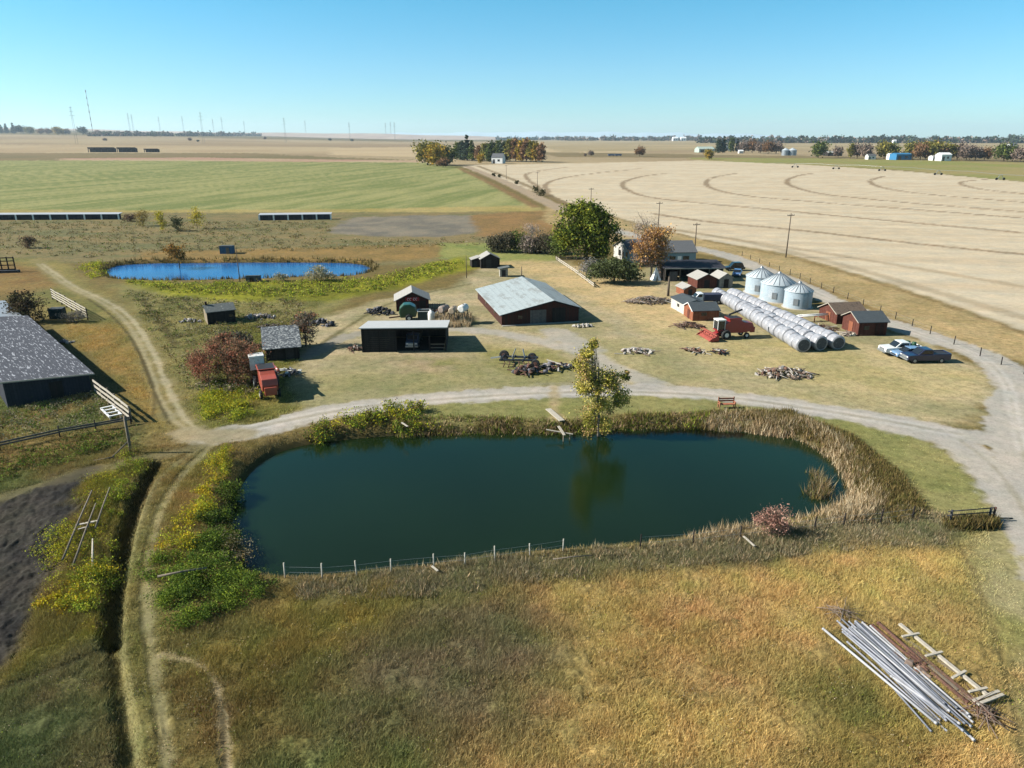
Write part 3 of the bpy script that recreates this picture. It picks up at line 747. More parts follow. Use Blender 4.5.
undergrowth('bank_undergrowth', 'yellow leafy undergrowth along the left bank of the long pond', 'undergrowth', [(172,552),(184,520),(196,496),(206,476),(222,456),(238,449),(226,472),(214,494),(203,518),(192,542),(184,556)], 9000, .9, .11, YEL+LIME[:1], 31)
undergrowth('bank_undergrowth', 'dark green undergrowth between the yellow plants and the water', 'undergrowth', [(188,565),(203,528),(220,492),(242,470),(262,450),(300,434),(320,436),(285,452),(256,470),(243,490),(236,520),(232,556),(215,575)], 24000, .8, .11, GRN+[alb(70,76,40)], 32)
undergrowth('bank_undergrowth', 'olive undergrowth with yellow tips on the far left bank below the track', 'undergrowth', [(290,440),(330,422),(400,405),(425,412),(425,430),(400,438),(340,444),(300,452)], 11000, 1.2, .16, BROWNW[:2]+GRN[:2]+LIME[:1]+YEL[:1], 33)
undergrowth('green_undergrowth', 'bright green leafy thicket at the near left corner of the long pond', 'undergrowth', [(158,575),(190,568),(235,575),(290,580),(285,592),(255,602),(225,612),(190,625),(165,625),(155,600)], 32000, .85, .095, GRN+GRN+LIME[1:2], 34)
undergrowth('green_undergrowth', 'green weeds between the two wheel tracks and the yellow bank plants', 'undergrowth', [(160,560),(185,550),(215,575),(235,560),(240,575),(190,580),(155,582)], 10000, .5, .095, GRN+LIME[1:2]+BROWNW[:1], 35)
undergrowth('brown_undergrowth', 'bare brown stalks between the left bank bushes and the water', 'undergrowth', [(212,560),(222,520),(232,500),(238,530),(240,555),(258,578),(225,580)], 4200, 1.1, .10, BROWNW+GREYW, 36)
undergrowth('ditch_weeds', 'tall green and yellow weeds along the left edge of the ditch', 'weeds', [(130,455),(148,460),(128,488),(115,520),(107,560),(100,600),(98,640),(84,640),(86,590),(92,545),(108,495)], 15000, .6, .1, GRN[2:3]+LIME[1:4]+BROWNW[:2]+YEL[2:3], 37)
undergrowth('yellow_weeds', 'bright yellow weeds between the ploughed soil and the ditch', 'weeds', [(42,598),(70,596),(104,560),(100,604),(75,618),(44,622)], 6500, .55, .1, YEL+LIME[:1], 38)
undergrowth('yellow_weeds', 'yellow green weeds under the three long poles', 'weeds', [(38,560),(60,520),(92,470),(115,465),(95,520),(100,560),(60,600),(45,600)], 9000, .35, .1, YEL[:2]+LIME+BROWNW[:2], 39)
undergrowth('lime_weeds', 'yellow green weeds in a belt below the blue pond', 'weeds', [(120,281),(180,284),(280,282),(370,279),(440,262),(462,262),(455,272),(380,290),(300,298),(230,296),(170,292)], 15000, .55, .26, LIME+BROWNW[:2]+GRN[:1], 40)
undergrowth('lime_weeds', 'yellow green weeds at the left end of the blue pond', 'weeds', [(80,268),(102,262),(106,275),(90,280)], 1500, .8, .26, LIME+YEL[:1], 41)
undergrowth('yellow_weeds', 'yellow weeds beside the track below the red bush', 'weeds', [(200,395),(225,385),(262,395),(262,408),(238,425),(215,425),(205,410)], 12000, .65, .13, YEL+LIME*2+GRN[:1], 42)
cover_plants('pond_sedge', 'dark brown sedge round the blue pond', 'sedge', [(92,262),(140,256),(250,254),(370,256),(385,268),(370,282),(250,284),(110,284)], 5200, (.6, 1.0), .09, BROWNW+[alb(90,80,46)], 4, .25, 43, (-.5, 1.8), .25)
undergrowth('scrub', 'grey brown scrub on the rough ground beyond the blue pond', 'scrub', [(-60,222),(60,222),(330,222),(330,240),(480,238),(480,245),(360,250),(200,252),(90,258),(-60,252)], 24000, .45, .3, GREYW+BROWNW+GRN[:1], 46, dens=.16)
undergrowth('scrub', 'low olive scrub on the slope between the dirt track and the board shed', 'scrub', [(120,290),(200,300),(300,300),(300,322),(200,350),(190,400),(170,360),(145,315)], 16000, .35, .2, GREYW+BROWNW+GRN[:2], 47, dens=.45)
undergrowth('meadow_weeds', 'scattered grey and lime weed clumps in the meadow below the long pond', 'weeds', [(-60,760),(0,690),(170,640),(300,600),(560,585),(960,545),(1010,640),(1040,800),(-100,800)], 16000, .22, .06, GREYW+LIME[1:2]+GRN[:1]+STRAW[:1], 48, dens=.3)
undergrowth('corral_weeds', 'grey green weeds in the corral below the weathered barn', 'weeds', [(-40,430),(10,412),(95,393),(125,420),(60,432),(0,448),(-40,460)], 9000, .55, .16, GRN[:2]+GREYW+[alb(120,128,84)], 44)
undergrowth('corral_weeds', 'olive weeds below the rail fence beside the ploughed soil', 'weeds', [(-60,470),(0,455),(125,428),(130,445),(70,462),(0,482),(-60,500)], 9000, .55, .15, GRN+BROWNW, 45)

# ================================================================== farm buildings
PALEROOF = patched('pale_metal_roof', alb(190,199,198), alb(170,174,170), .52, .7, (1, .4, 1), .5, ('x', .95, .14), .16)
BARNROOF = patched('weathered_plank_roof', alb(92,94,102), alb(206,208,214), .57, 3.0, (1.6, .22, 1), .9, ('x', .35, .25), .35, 2)
SHINGLE = patched('patchy_shingle_roof', alb(92,98,104), alb(190,194,192), .50, 3.2, (1, 1, 1), .95, None, .35)
MOSSROOF = patched('mossy_grey_roof', alb(112,118,116), alb(170,172,166), .60, 1.5, (1, 1, 1), .95, None, .25)
DARKROOF = patched('dark_shingle_roof', alb(84,92,96), alb(104,112,112), .6, 2, (1, 1, 1), .9, None, .15)
BROWNROOF = patched('brown_shingle_roof', alb(122,106,92), alb(92,80,72), .55, 1.6, (1, 1, 1), .95, ('x', .3, .1), .25)
LIGHTROOF = patched('light_grey_roof', alb(188,184,176), alb(160,156,150), .6, 1.5, (1, 1, 1), .8, ('x', .5, .1), .1)
GREYROOF = patched('grey_house_roof', alb(112,114,116), alb(128,128,126), .6, 1.2, (1, 1, 1), .9, None, .12)
TARROOF = patched('dark_tar_roof', alb(66,66,74), alb(104,102,106), .6, 1.6, (.5, 1, 1), .85, None, .3)
BARNRED = boards('barn_red_boards', alb(92,50,42), alb(72,56,50), 'xy', .25)
GREYDOOR = boards('grey_plank_door', alb(126,120,116), alb(108,104,102), 'xy', .25)
FOUND = plain('concrete', alb(190,184,172), .9, .12, 2)
BLUEWALL = boards('pale_blue_siding', alb(150,176,186), alb(160,186,194), 'z', .22, .7, .15)

# big machine barn with the pale metal roof
a0 = Vector((-1.6, 109.7, 0)); ang = math.atan2(.228, .974)
barn = building('barn', 'wide red barn with a pale grey metal roof, in the middle of the yard', 'barn', a0, None, 20.5, [(0, 1.75), (8.4, 3.6), (12.6, 2.3)], 'y', BARNRED, PALEROOF, .35, .1,
    [('door', 'front', 4.6, .05, 2.6, 2.2, GREYDOOR), ('door', 'front', 8.2, .05, 2.2, 2.4, DARKWOOD), ('window', 'front', 2.6, 1.0, .7, .5, GLASS), ('window', 'left', 5, .8, .8, .5, GLASS), ('window', 'left', 12, .8, .8, .5, GLASS)], rz=ang, L_=12.6)
MB().box((6.3, -.25, .04), (12.6, .5, .1)).build('footing', FOUND, barn)
m = MB(); m.bar((0, -.36, 1.72), (8.4, -.36, 3.58), .05, .2); m.bar((8.4, -.36, 3.58), (12.6, -.36, 2.27), .05, .2); m.build('fascia', DARKWOOD, barn)

# long open shed with the white roof
sh = thing('open_shed', 'long open fronted shed with a white roof and a parked truck inside', 'shed', (-20.5, 95.0, 0), math.atan2(.5, 11.3))
m = MB(); m.box((5.7, 8.0, 1.1), (11.4, .12, 2.5)); m.prism([(0, -.2), (0, 3.3), (7.94, 2.25), (7.94, -.2)], 'x', -.06, .06); m.prism([(0, -.2), (0, 3.3), (7.94, 2.25), (7.94, -.2)], 'x', 11.34, 11.46)
BLACKWOOD = boards('shade_black_boards', (.02, .019, .018), (.03, .028, .026), 'xy', .25)  # near-black tone puts the shed's inner shade into the boards
m.build('wall', BLACKWOOD, sh)
MB().prism([(-.45, 3.42), (8.3, 2.30), (8.3, 2.40), (-.45, 3.54)], 'x', -.3, 11.7).build('roof', plain('white_sheet_roof', alb(222,220,216), .5, .06, 1.2), sh)
for q in (2.3, 4.6, 7.0, 9.2): MB().box((q, .1, 1.55), (.16, .16, 3.5)).build('post', DARKWOOD, sh)
MB().box((5.7, .1, 3.16), (11.2, .14, .26)).build('beam', DARKWOOD, sh)
for k in range(11): MB().box((2.3, .22, .14+k*.29), (4.5, .06, .26)).build('plank', BLACKWOOD, sh)
m = MB()
for z in (.5, 1.0): m.box((10.3, .2, z), (2.0, .06, .12))
m.build('rail', GREYTIMBER, sh)
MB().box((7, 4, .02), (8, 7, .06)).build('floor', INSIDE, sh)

# small gabled shop behind it
sp = building('gabled_shed', 'small dark red gabled shed with a red and white sign, behind the green baler', 'shed', W(396.5, 311.5), None, 5.2, [(0, 1.9), (2.75, 3.25), (5.5, 1.9)], 'y', BARNRED, LIGHTROOF, .35, .09, [('door', 'front', 3.9, 0, 1.1, 1.7, DARKWOOD)], rz=R(9), L_=5.5)
sg = MB().box((2.75, -.05, 2.05), (2.3, .06, .62)).build('sign', plain('red_sign', alb(176,34,40), .6, .15, 3), sp)
for cx in (2.05, 2.42, 3.05, 3.42):
    MB().tube([(cx+.15*math.cos(t), -.10, 2.05+.2*math.sin(t)) for t in np.linspace(.5, 5.2, 9)], .035, 5).build('letter', WHITE, sg)

# ruined shed, grey board shed (left)
rs = building('ruined_shed', 'sagging dark shed with a patchy shingle roof beside the big red bush', 'shed', W(266.5, 361.5), W(300, 358.5), 7.2, [(0, 1.75), (5.2, 3.3), (7.2, 2.2)], 'x', DARKWOOD, SHINGLE, .35, .1, [('door', 'front', 2.5, 0, 1.0, 1.5, INSIDE), ('window', 'right', 3, 1, .8, .6, INSIDE)])
bs = building('board_shed', 'small grey board shed standing alone above the ruined shed', 'shed', W(208.5, 325), W(236.2, 321.8), 3.4, [(0, 2.0), (1.9, 2.75), (3.4, 2.2)], 'x', DARKWOOD, MOSSROOF, .18, .1, [('sunlit_side_boards', 'left', .02, -.1, 3.36, 2.08, boards('sunlit_left_boards', alb(176,160,134), alb(150,136,114), 'xy', .18)), ('door', 'front', 1.6, 0, .9, 1.6, DARKWOOD), ('window', 'front', 3.2, .9, .6, .5, GLASS)])  # left panel carries sunlight, dark wall the front's shade, in their colours
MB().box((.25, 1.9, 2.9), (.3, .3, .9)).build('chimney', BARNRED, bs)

# weathered barn at the left edge
LBW = (W(93,392)-W(9,409)).length
lb = thing('long_barn', 'long weathered barn with a bleached plank roof at the left edge', 'barn', W(9, 409), math.atan2(W(93,392).y-W(9,409).y, W(93,392).x-W(9,409).x))

MB().prism([(0, -.3), (0, 2.95), (LBW, 2.1), (LBW, -.3)], 'y', .4, 38).build('wall', boards('blue_grey_boards', alb(64,68,76), alb(54,58,66), 'xy', .3), lb)
MB().prism([(-.3, 3.02), (LBW+.5, 2.07), (LBW+.5, 2.18), (-.3, 3.13)], 'y', 0, 38.5).build('roof', BARNROOF, lb)
m = MB(); m.bar((-.3, -.04, 3.06), (LBW+.5, -.04, 2.11), .06, .16); m.build('fascia', BLEACHED, lb)
MB().box((4.8, .38, 1.0), (1.3, .06, 1.9)).build('door', DARKWOOD, lb)
MB().prism([(.2, -.3), (.2, 2.5), (LBW-.3, 1.7), (LBW-.3, -.3)], 'y', 38.6, 55).build('rear_wall', DARKWOOD, lb)
MB().prism([(0, 2.6), (LBW, 1.74), (LBW, 1.84), (0, 2.7)], 'y', 38.55, 55.4).build('rear_roof', plain('pale_tin_roof', alb(176,182,188), .5, .1, 1), lb)

# shed pair and hut behind the barn
building('shed', 'small dark shed with a light gable roof on the green lawn behind the barn', 'shed', W(481, 268.5), None, 4.2, [(0, 2.1), (2.1, 3.2), (4.3, 2.1)], 'y', DARKWOOD, LIGHTROOF, .25, .09, [('door', 'front', 1.2, 0, 1.2, 1.9, INSIDE)], rz=R(12), L_=4.3)
building('lean_to', 'low dark lean-to at the left wall of the dark shed', 'shed', W(472, 267.5), None, 3, [(0, 1.7), (1.7, 2.2)], 'y', DARKWOOD, LIGHTROOF, .15, .08, [('door', 'front', .4, 0, .8, 1.4, INSIDE)], rz=R(12), L_=1.75)
building('hut', 'tiny pale hut with a flat roof right of the dark shed', 'hut', W(500, 277), None, 1.6, [(0, 1.7), (1.7, 2.0)], 'y', boards('pale_hut_boards', alb(200,194,180), alb(180,172,158), 'xy', .2), MOSSROOF, .3, .08, [('door', 'front', .4, 0, .8, 1.5, INSIDE)], rz=R(8), L_=1.7)

# cluster of little sheds left of the bales
def sheds():
    building('red_shed', 'red shed with a light grey roof in front of the long dark carport', 'shed', W(697, 288.5), None, 4.6, [(0, 1.8), (2.0, 2.75), (4.0, 1.8)], 'y', REDWOOD, LIGHTROOF, .25, .09, [('door', 'front', 1.4, 0, 1.1, 1.6, DARKWOOD)], rz=R(10), L_=4.0)
    building('grey_shed', 'narrow grey shed right of the red shed, at the far end of the bale rows', 'shed', W(719, 288), None, 4.0, [(0, 1.9), (1.4, 2.8), (2.8, 1.9)], 'y', boards('pale_grey_boards', alb(182,176,166), alb(160,154,146), 'xy', .2), LIGHTROOF, .22, .09, [('door', 'front', .9, 0, 1.0, 1.7, DARKWOOD)], rz=R(10), L_=2.8)
    building('orange_shed', 'low orange brown shed with a light roof beside the brush pile', 'shed', W(684, 296), None, 3.6, [(0, 1.3), (1.2, 1.9), (2.4, 1.3)], 'y', ORANGEWOOD, LIGHTROOF, .2, .08, [('door', 'front', .8, 0, .8, 1.2, INSIDE)], rz=R(12), L_=2.4)
    t = building('brown_shed', 'red brown shed with white gable trim and dark green roof, behind the red combine', 'shed', W(692.5, 321), W(718.5, 320.2), 4.2, [(0, 1.65), (2.1, 2.55), (4.2, 1.65)], 'x', ORANGEWOOD, DARKROOF, .2, .09, [('window', 'front', 1.4, .8, .9, .5, GLASS), ('door', 'left', 1.5, 0, .9, 1.5, REDWOOD)])
    m = MB(); m.bar((-.24, -.2, 1.58), (-.24, 2.1, 2.58), .05, .12); m.bar((-.24, 2.1, 2.58), (-.24, 4.4, 1.58), .05, .12); m.build('trim', WHITE, t)
    building('white_shed', 'shed with a white side wall and dark green roof joined behind the red brown shed', 'shed', W(683.5, 314.5), None, 5.6, [(0, 1.75), (2.0, 2.3), (4.2, 1.6)], 'y', WHITEWOOD, DARKROOF, .2, .09, [('window', 'left', 2, .8, .8, .5, GLASS)], rz=R(10), L_=4.2)
    a = building('red_shed', 'faded red shed with a brown shingle roof, right behind the white pipe rack', 'shed', W(836, 324.3), None, 5.0, [(0, 1.7), (2.5, 2.85), (5.0, 1.7)], 'x', REDWOOD, BROWNROOF, .25, .1, [('door', 'left', 1.8, 0, 1.2, 1.5, ORANGEWOOD), ('window', 'front', 2, .7, .8, .5, GLASS)], rz=R(9), L_=5.0)
    m = MB(); m.bar((-.29, -.2, 1.62), (-.29, 2.5, 2.9), .05, .1); m.bar((-.29, 2.5, 2.9), (-.29, 5.2, 1.62), .05, .1); m.build('trim', BLEACHED, a)
    b = building('red_shed', 'red shed with a dark roof nearest to the parked pickups', 'shed', W(857.5, 336), None, 4.6, [(0, 2.1), (2.3, 3.15), (4.6, 2.1)], 'x', REDWOOD, DARKROOF, .25, .1, [('door', 'left', 1.6, 0, 1.1, 1.7, ORANGEWOOD), ('door', 'front', 2.6, 0, 1.3, 1.8, BARNRED), ('window', 'front', .8, .9, .8, .6, GLASS)], rz=R(5), L_=4.4)
    m = MB(); m.bar((-.29, -.2, 2.02), (-.29, 2.3, 3.2), .05, .1); m.bar((-.29, 2.3, 3.2), (-.29, 4.8, 2.02), .05, .1); m.build('trim', BLEACHED, b)
sheds()

# farmhouse, annex and carport
h = building('farmhouse', 'white farmhouse with a grey gable roof behind the orange tree', 'house', W(630, 263), None, 10.0, [(0, 2.6), (5, 4.7), (10.0, 2.6)], 'x', WHITEWOOD, GREYROOF, .35, .12,
    [('window', 'left', 1.6, 1.0, 1.0, 1.2, GLASS), ('window', 'left', 5.6, .9, 1.4, 1.3, GLASS), ('door', 'left', 3.8, 0, .95, 2.0, GREYTIMBER), ('window', 'front', 2, 1.0, 1.4, 1.1, GLASS), ('window', 'front', 5, 1.0, 1.4, 1.1, GLASS)], rz=R(15), L_=9.5)
MB().box((5, 4.5, 5.0), (.6, .6, 1.2)).build('chimney', BARNRED, h)
h2 = building('house_annex', 'pale blue house wing with a broad grey roof next to the utility pole', 'house', W(664, 265), None, 8.4, [(0, 2.9), (4.2, 4.9), (8.4, 2.9)], 'x', BLUEWALL, GREYROOF, .3, .12,
    [('window', 'front', 1.2, .9, 1.4, 1.1, GLASS), ('window', 'front', 4.4, .9, 1.4, 1.1, GLASS), ('door', 'front', 3.1, 0, .9, 2.0, WHITE), ('window', 'right', 3.5, .9, 1.2, 1.1, GLASS)], rz=R(5), L_=7.4)
cp = thing('carport', 'long low carport with a dark tar roof and open front', 'carport', W(664, 281.5), R(2))
MB().prism([(-.35, 2.65), (6.6, 3.25), (6.6, 3.37), (-.35, 2.77)], 'x', -.3, 12.6).build('roof', TARROOF, cp)
MB().box((6.1, 6, 1.5), (12.2, .15, 3.2)).build('rear_wall', DARKWOOD, cp)
for x in (.1, 12.1): MB().box((x, 3.1, 1.25), (.12, 5.6, 2.7)).build('end_wall', DARKWOOD, cp)
for x in (.2, 3.2, 6.2, 9.2, 12.0): MB().box((x, .05, 1.25), (.15, .15, 2.8)).build('post', GREYTIMBER, cp)
MB().box((1.9, .12, 1.0), (1.6, .1, 2.0)).build('door', GREYDOOR, cp)
MB().box((6.1, -.38, 2.68), (12.4, .06, .16)).build('fascia', BLEACHED, cp)

# blue pump hut and grey box by the blue pond
building('pump_hut', 'small blue hut with a flat dark roof on the far bank of the blue pond', 'hut', W(220, 254), None, 2.4, [(0, 1.9), (2.4, 1.8)], 'x', boards('blue_boards', alb(70,112,150), alb(82,124,160), 'xy', .2), DARKROOF, .15, .08, [('door', 'front', 1.6, 0, .8, 1.6, GREYTIMBER)], rz=R(2), L_=3.0)
building('pump_box', 'low grey pump box on the near bank of the blue pond', 'hut', W(246, 282), None, 1.8, [(0, 1.2), (1.8, 1.0)], 'x', boards('slate_boards', alb(96,100,108), alb(110,112,118), 'xy', .2), DARKROOF, .1, .06, [('door', 'front', .8, 0, .8, .9, DARKWOOD)], rz=R(2), L_=2.6)

# ------------------------------------------------------------------ grain bins
BIN = patched('corrugated_bin_steel', alb(196,212,222), alb(222,230,236), .55, .7, (1, 1, 1), .38, ('z', .28, .16), .1)
BINROOF = plain('bin_roof_steel', alb(206,216,220), .42, .08, 2)
def grain_bin(cx, yb, r, hw, hr, label):
    p = W(cx, yb); p.y += r
    t = thing('grain_bin', label, 'grain bin', p, 0, 'steel grain bins beside the driveway')
    MB().lathe([(r*1.12, -.1), (r*1.12, .12), (.01, .13)], 32).build('base', FOUND, t)
    w_ = MB().lathe([(r, .1)]+[(r+(.02 if k % 2 else 0), .1+(hw-.1)*k/24) for k in range(1, 25)], 40).build('wall', BIN, t)
    rf = MB().lathe([(r*1.05, hw-.1), (r*1.05, hw), (r*.16, hw+hr), (.01, hw+hr+.02)], 40).build('roof', BINROOF, t)
    m = MB()
    for k in range(20):
        a = k*math.pi/10; m.bar((r*1.05*math.cos(a), r*1.05*math.sin(a), hw+.03), (r*.17*math.cos(a), r*.17*math.sin(a), hw+hr+.03), .06, .07)
    m.build('rib', STEEL, rf)
    MB().lathe([(.28, hw+hr-.05), (.28, hw+hr+.28), (.01, hw+hr+.42)], 16).build('cap', STEEL, rf)
    MB().box((-r*.5, -r*.872, 1.3), (.8, .1, 1.1), R(-30)).build('door', STEEL, t)
    m = MB()
    for q in (-.18, .18): m.tube([(q+r*.3, -r*.97, .3), (q+r*.3, -r*.97, hw)], .025, 5)
    for z in np.arange(.5, hw, .35): m.bar((r*.3-.18, -r*.97, z), (r*.3+.18, -r*.97, z), .03)
    m.build('ladder', STEEL, t)
grain_bin(763.8, 295.5, 2.65, 3.3, 1.35, 'corrugated steel grain bin farthest up the driveway')
grain_bin(782.5, 303.5, 3.0, 3.2, 1.6, 'widest corrugated steel grain bin, between the other two bins')
grain_bin(802, 310, 2.3, 3.0, 1.15, 'small corrugated steel grain bin next to the red sheds')

# ------------------------------------------------------------------ round bales in three rows
def bale_mat():
    m, nt, b = nodes('bale_wrap')
    c = ramp(nt, noise(nt, 1.4, 4, .7), [(.3, alb(160,161,166)), (.7, alb(204,204,208))])
    c = mixcol(nt, 1, c, ramp(nt, noise(nt, 5, 3, .6, stretch=(1, .1, 1)), [(.3, .86), (.6, 1.04)]), 'MULTIPLY')
    L(nt, c, b.inputs['Base Color']); b.inputs['Roughness'].default_value = .45
    return m
BWRAP = bale_mat(); HAY = patched('grey_hay_end', alb(104,104,106), alb(150,148,144), .55, 4, (1, 1, 1), .95)
def bales():
    proto = thing('wrapped_bale', 'x', 'hay bale', group='white wrapped round bales in three rows')
    r, Ln = 1.08, 1.5
    w_ = MB(); w_.tube([(0, 0, r), (0, .03, r), (0, .16, r), (0, Ln-.16, r), (0, Ln-.03, r), (0, Ln, r)], [r*.74, r*.9, r, r, r*.9, r*.74], 24, False); w_.build('wrap', BWRAP, proto)
    e = MB(); e.tube([(0, .05, r), (0, .06, r)], r*.93, 24); e.build('bale_end', HAY, proto)
    rows = (((803, 352.5), (731, 307), 'left'), ((820.5, 351), (715, 299), 'middle'), ((837.5, 350), (729, 298), 'right'))
    first = True
    for a, b, nm in rows:
        A, B = W(*a), W(*b); d = B-A; n = int(d.length/1.55); d.normalize(); rz = math.atan2(d.y, d.x)-math.pi/2
        for i in range(n):
            p = A+d*(i*1.55)+Vector((RNG.normal()*.05, RNG.normal()*.05, -.06))
            lab = f'white wrapped round bale inside the {nm} of the three bale rows' if 0 < i < n-1 else (f'end bale with a grey hay face at the near end of the {nm} bale row' if i == 0 else f'white bale at the far end of the {nm} bale row')
            if first:
                o = proto; o.location = p; o.rotation_euler = (0, 0, rz); o['label'] = lab; first = False
            else: o = copy_tree(proto, p, rz+R(RNG.normal()*.8), (.95+.1*RNG.random(), 1, .94+.1*RNG.random()), lab)
            o['group'] = 'white wrapped round bales in three rows'
bales()

# ================================================================== vehicles
def paint(name, c, rough=.3):
    if name in MATS: return MATS[name]
    m, nt, b = nodes(name)
    L(nt, ramp(nt, noise(nt, 4, 3, .6), [(.35, tuple(np.array(c)*.9)), (.7, tuple(np.array(c)*1.08))]), b.inputs['Base Color'])
    b.inputs['Roughness'].default_value = rough; b.inputs['Coat Weight'].default_value = .3; MATS[name] = m; return m
def wheels(t, xs, hw, r, w=.24):
    for x in xs:
        for s in (-1, 1):
            k = MB().wheel((x, s*(hw-w*.45), r), r, w, 'y', 18).build('wheel', RUBBER, t)
            MB().wheel((x, s*(hw-w*.45), r), r*.58, w+.03, 'y', 14).build('rim', STEEL, k)
def lamps(t, x, hw, z, name, mat, dx=.03):
    for s in (-1, 1): MB().box((x, s*(hw-.25), z), (.06, .32, .16)).build(name, mat, t)
RED_LAMP = plain('red_lamp', (.35, .02, .02), .3, .1); CLEAR = plain('lamp_glass', (.6, .6, .58), .15, .05)
def pickup(label, loc, rz, mat, ln=5.7, load=None):
    """nose towards local -x"""
    t = thing('pickup_truck', label, 'pickup', loc, rz); hw = .98; f = -ln/2
    lower = [(f, .5), (f, .98), (f+.12, 1.08), (f+1.55, 1.18), (f+3.25, 1.18), (f+3.3, 1.22), (f+ln, 1.22), (f+ln, .5), (f+ln-.8, .42), (f+.6, .42)]
    MB().prism(lower, 'y', -hw, hw).build('body', mat, t, .07)
    cabp = [(f+1.35, 1.16), (f+2.0, 1.80), (f+2.2, 1.86), (f+3.15, 1.86), (f+3.3, 1.78), (f+3.42, 1.16)]
    MB().prism([(x, z) for x, z in cabp], 'y', -hw*.86, hw*.86).build('cab', mat, t, .06)
    MB().prism([(f+1.38, 1.20), (f+1.96, 1.76), (f+1.92, 1.80), (f+1.31, 1.21)], 'y', -hw*.76, hw*.76).build('windscreen', GLASS, t)
    for s in (-1, 1):
        MB().prism([(f+1.75, 1.24), (f+2.15, 1.74), (f+3.1, 1.74), (f+3.2, 1.24)], 'y', s*hw*.865-.012, s*hw*.865+.012).build('side_window', GLASS, t)
    MB().box((f+ln-1.15, 0, 1.225), (2.0, 1.56, .012)).build('bed', BLACKSTEEL, t)
    for s in (-1, 1): MB().box((f+ln-1.15, s*(hw-.1), 1.27), (2.25, .1, .09)).build('bed_rail', mat, t)
    MB().box((f+ln-.04, 0, 1.27), (.1, 1.7, .09)).build('tailgate', mat, t)
    MB().box((f-.03, 0, .85), (.06, 1.25, .3)).build('grille', STEEL, t); MB().box((f-.06, 0, .55), (.14, 1.9, .2)).build('bumper', STEEL, t)
    lamps(t, f-.02, hw, .88, 'headlight', CLEAR); lamps(t, f+ln+.01, hw, .9, 'tail_light', RED_LAMP)
    wheels(t, (f+.95, f+ln-1.2), hw, .38)
    return t
def car(label, loc, rz, mat, ln=4.5, h=1.45, hw=.88, name='parked_car', cat='car', boxy=False):
    t = thing(name, label, cat, loc, rz); f = -ln/2
    MB().prism([(f, .4), (f+.03, .75), (f+.25, .86), (f+1.2, .95), (f+ln-.5, .97), (f+ln-.05, .85), (f+ln, .4)], 'y', -hw, hw).build('body', mat, t, .09)
    e = .25 if boxy else .75
    cab = [(f+1.05, .93), (f+1.75, h-.06), (f+2.0, h), (f+ln-e-.75, h), (f+ln-e-.45, h-.06), (f+ln-e+.05, .95)]
    MB().prism(cab, 'y', -hw*.82, hw*.82).build('cabin', GLASS, t, .05)
    MB().box((f+(1.85+ln-e-.6)/2, 0, h-.01), (ln-e-.6-1.85, hw*1.56, .06)).build('roof', mat, t, .02)
    MB().box((f-.01, 0, .6), (.06, 1.2, .16)).build('grille', BLACKSTEEL, t)
    lamps(t, f+.02, hw, .7, 'headlight', CLEAR); lamps(t, f+ln-.02, hw, .78, 'tail_light', RED_LAMP)
    wheels(t, (f+.85, f+ln-.85), hw, .33, .2)
    return t
pickup('dark navy pickup truck, nearest of the three parked on the straw lawn', W(924.5, 361.5), R(2), paint('navy_paint', (.012, .018, .05)))
car('light blue car parked between the white and the navy pickup', W(909, 357.5), R(5), paint('sky_blue_paint', alb(140,176,214)), 4.6)
pw = pickup('white pickup truck with green barrels in its bed', W(899, 354), R(3), paint('cream_white_paint', (.55, .55, .53)), 5.0)
m = MB()
for x, y in ((.6, -.3), (1.2, .35), (1.7, -.25)): m.lathe([(.01, 1.75), (.27, 1.74), (.29, 1.5), (.29, 1.25)], 14, (x, y, 0))
tag(m.build('barrel', plain('green_barrel', alb(48,92,64), .5, .15)), 'green barrels lashed together in the bed of the white pickup', 'barrels').matrix_world = pw.matrix_basis.copy()
bpy.context.view_layer.update()
car('blue car with a white bonnet parked by the carport', W(737, 276), R(68), paint('mid_blue_paint', alb(110,150,205)), 4.3)
car('black van parked behind the blue car at the end of the carport', W(734, 270.5), R(4), paint('black_paint', (.012, .012, .014)), 4.4, 1.85, .92, 'parked_van', 'van', True)
# farm truck inside the shed
def farm_truck(label, loc, rz, cabmat, boxmat, name='farm_truck', s=1.0, blen=3.0):
    t = thing(name, label, 'truck', loc, rz)
    MB().prism([(-2.6, .55), (-2.6, 1.15), (-1.7, 1.3), (-1.2, 1.9), (-1.0, 1.98), (-.3, 1.98), (-.25, .55)], 'y', -.85, .85).build('cab', cabmat, t, .07)
    MB().prism([(-1.72, 1.32), (-1.26, 1.84), (-1.3, 1.87), (-1.78, 1.33)], 'y', -.72, .72).build('windscreen', GLASS, t)
    for q in (-1, 1): MB().prism([(-1.4, 1.35), (-1.05, 1.82), (-.5, 1.82), (-.5, 1.35)], 'y', q*.855-.01, q*.855+.01).build('side_window', GLASS, t)
    MB().box((-.2+blen/2, 0, 1.25), (blen, 1.9, 1.1)).build('box', boxmat, t, .05)
    MB().box((-.2, 0, .6), (4.6, .9, .2)).build('chassis', BLACKSTEEL, t)
    MB().box((-2.64, 0, .85), (.06, 1.0, .3)).build('grille', STEEL, t); MB().box((-2.68, 0, .55), (.14, 1.75, .16)).build('bumper', STEEL, t)
    lamps(t, -2.62, .85, .95, 'headlight', CLEAR)
    wheels(t, (-1.75, blen-1.1), .9, .4)
    t.scale = (s,)*3
    return t
farm_truck('dark blue farm truck with a pale roof parked inside the open shed', Vector((-13.9, 98.6, 0)), R(90), paint('dusty_blue_paint', alb(70,96,130)), boards('truck_box_boards', alb(120,116,108), alb(100,98,92), 'xy', .2))
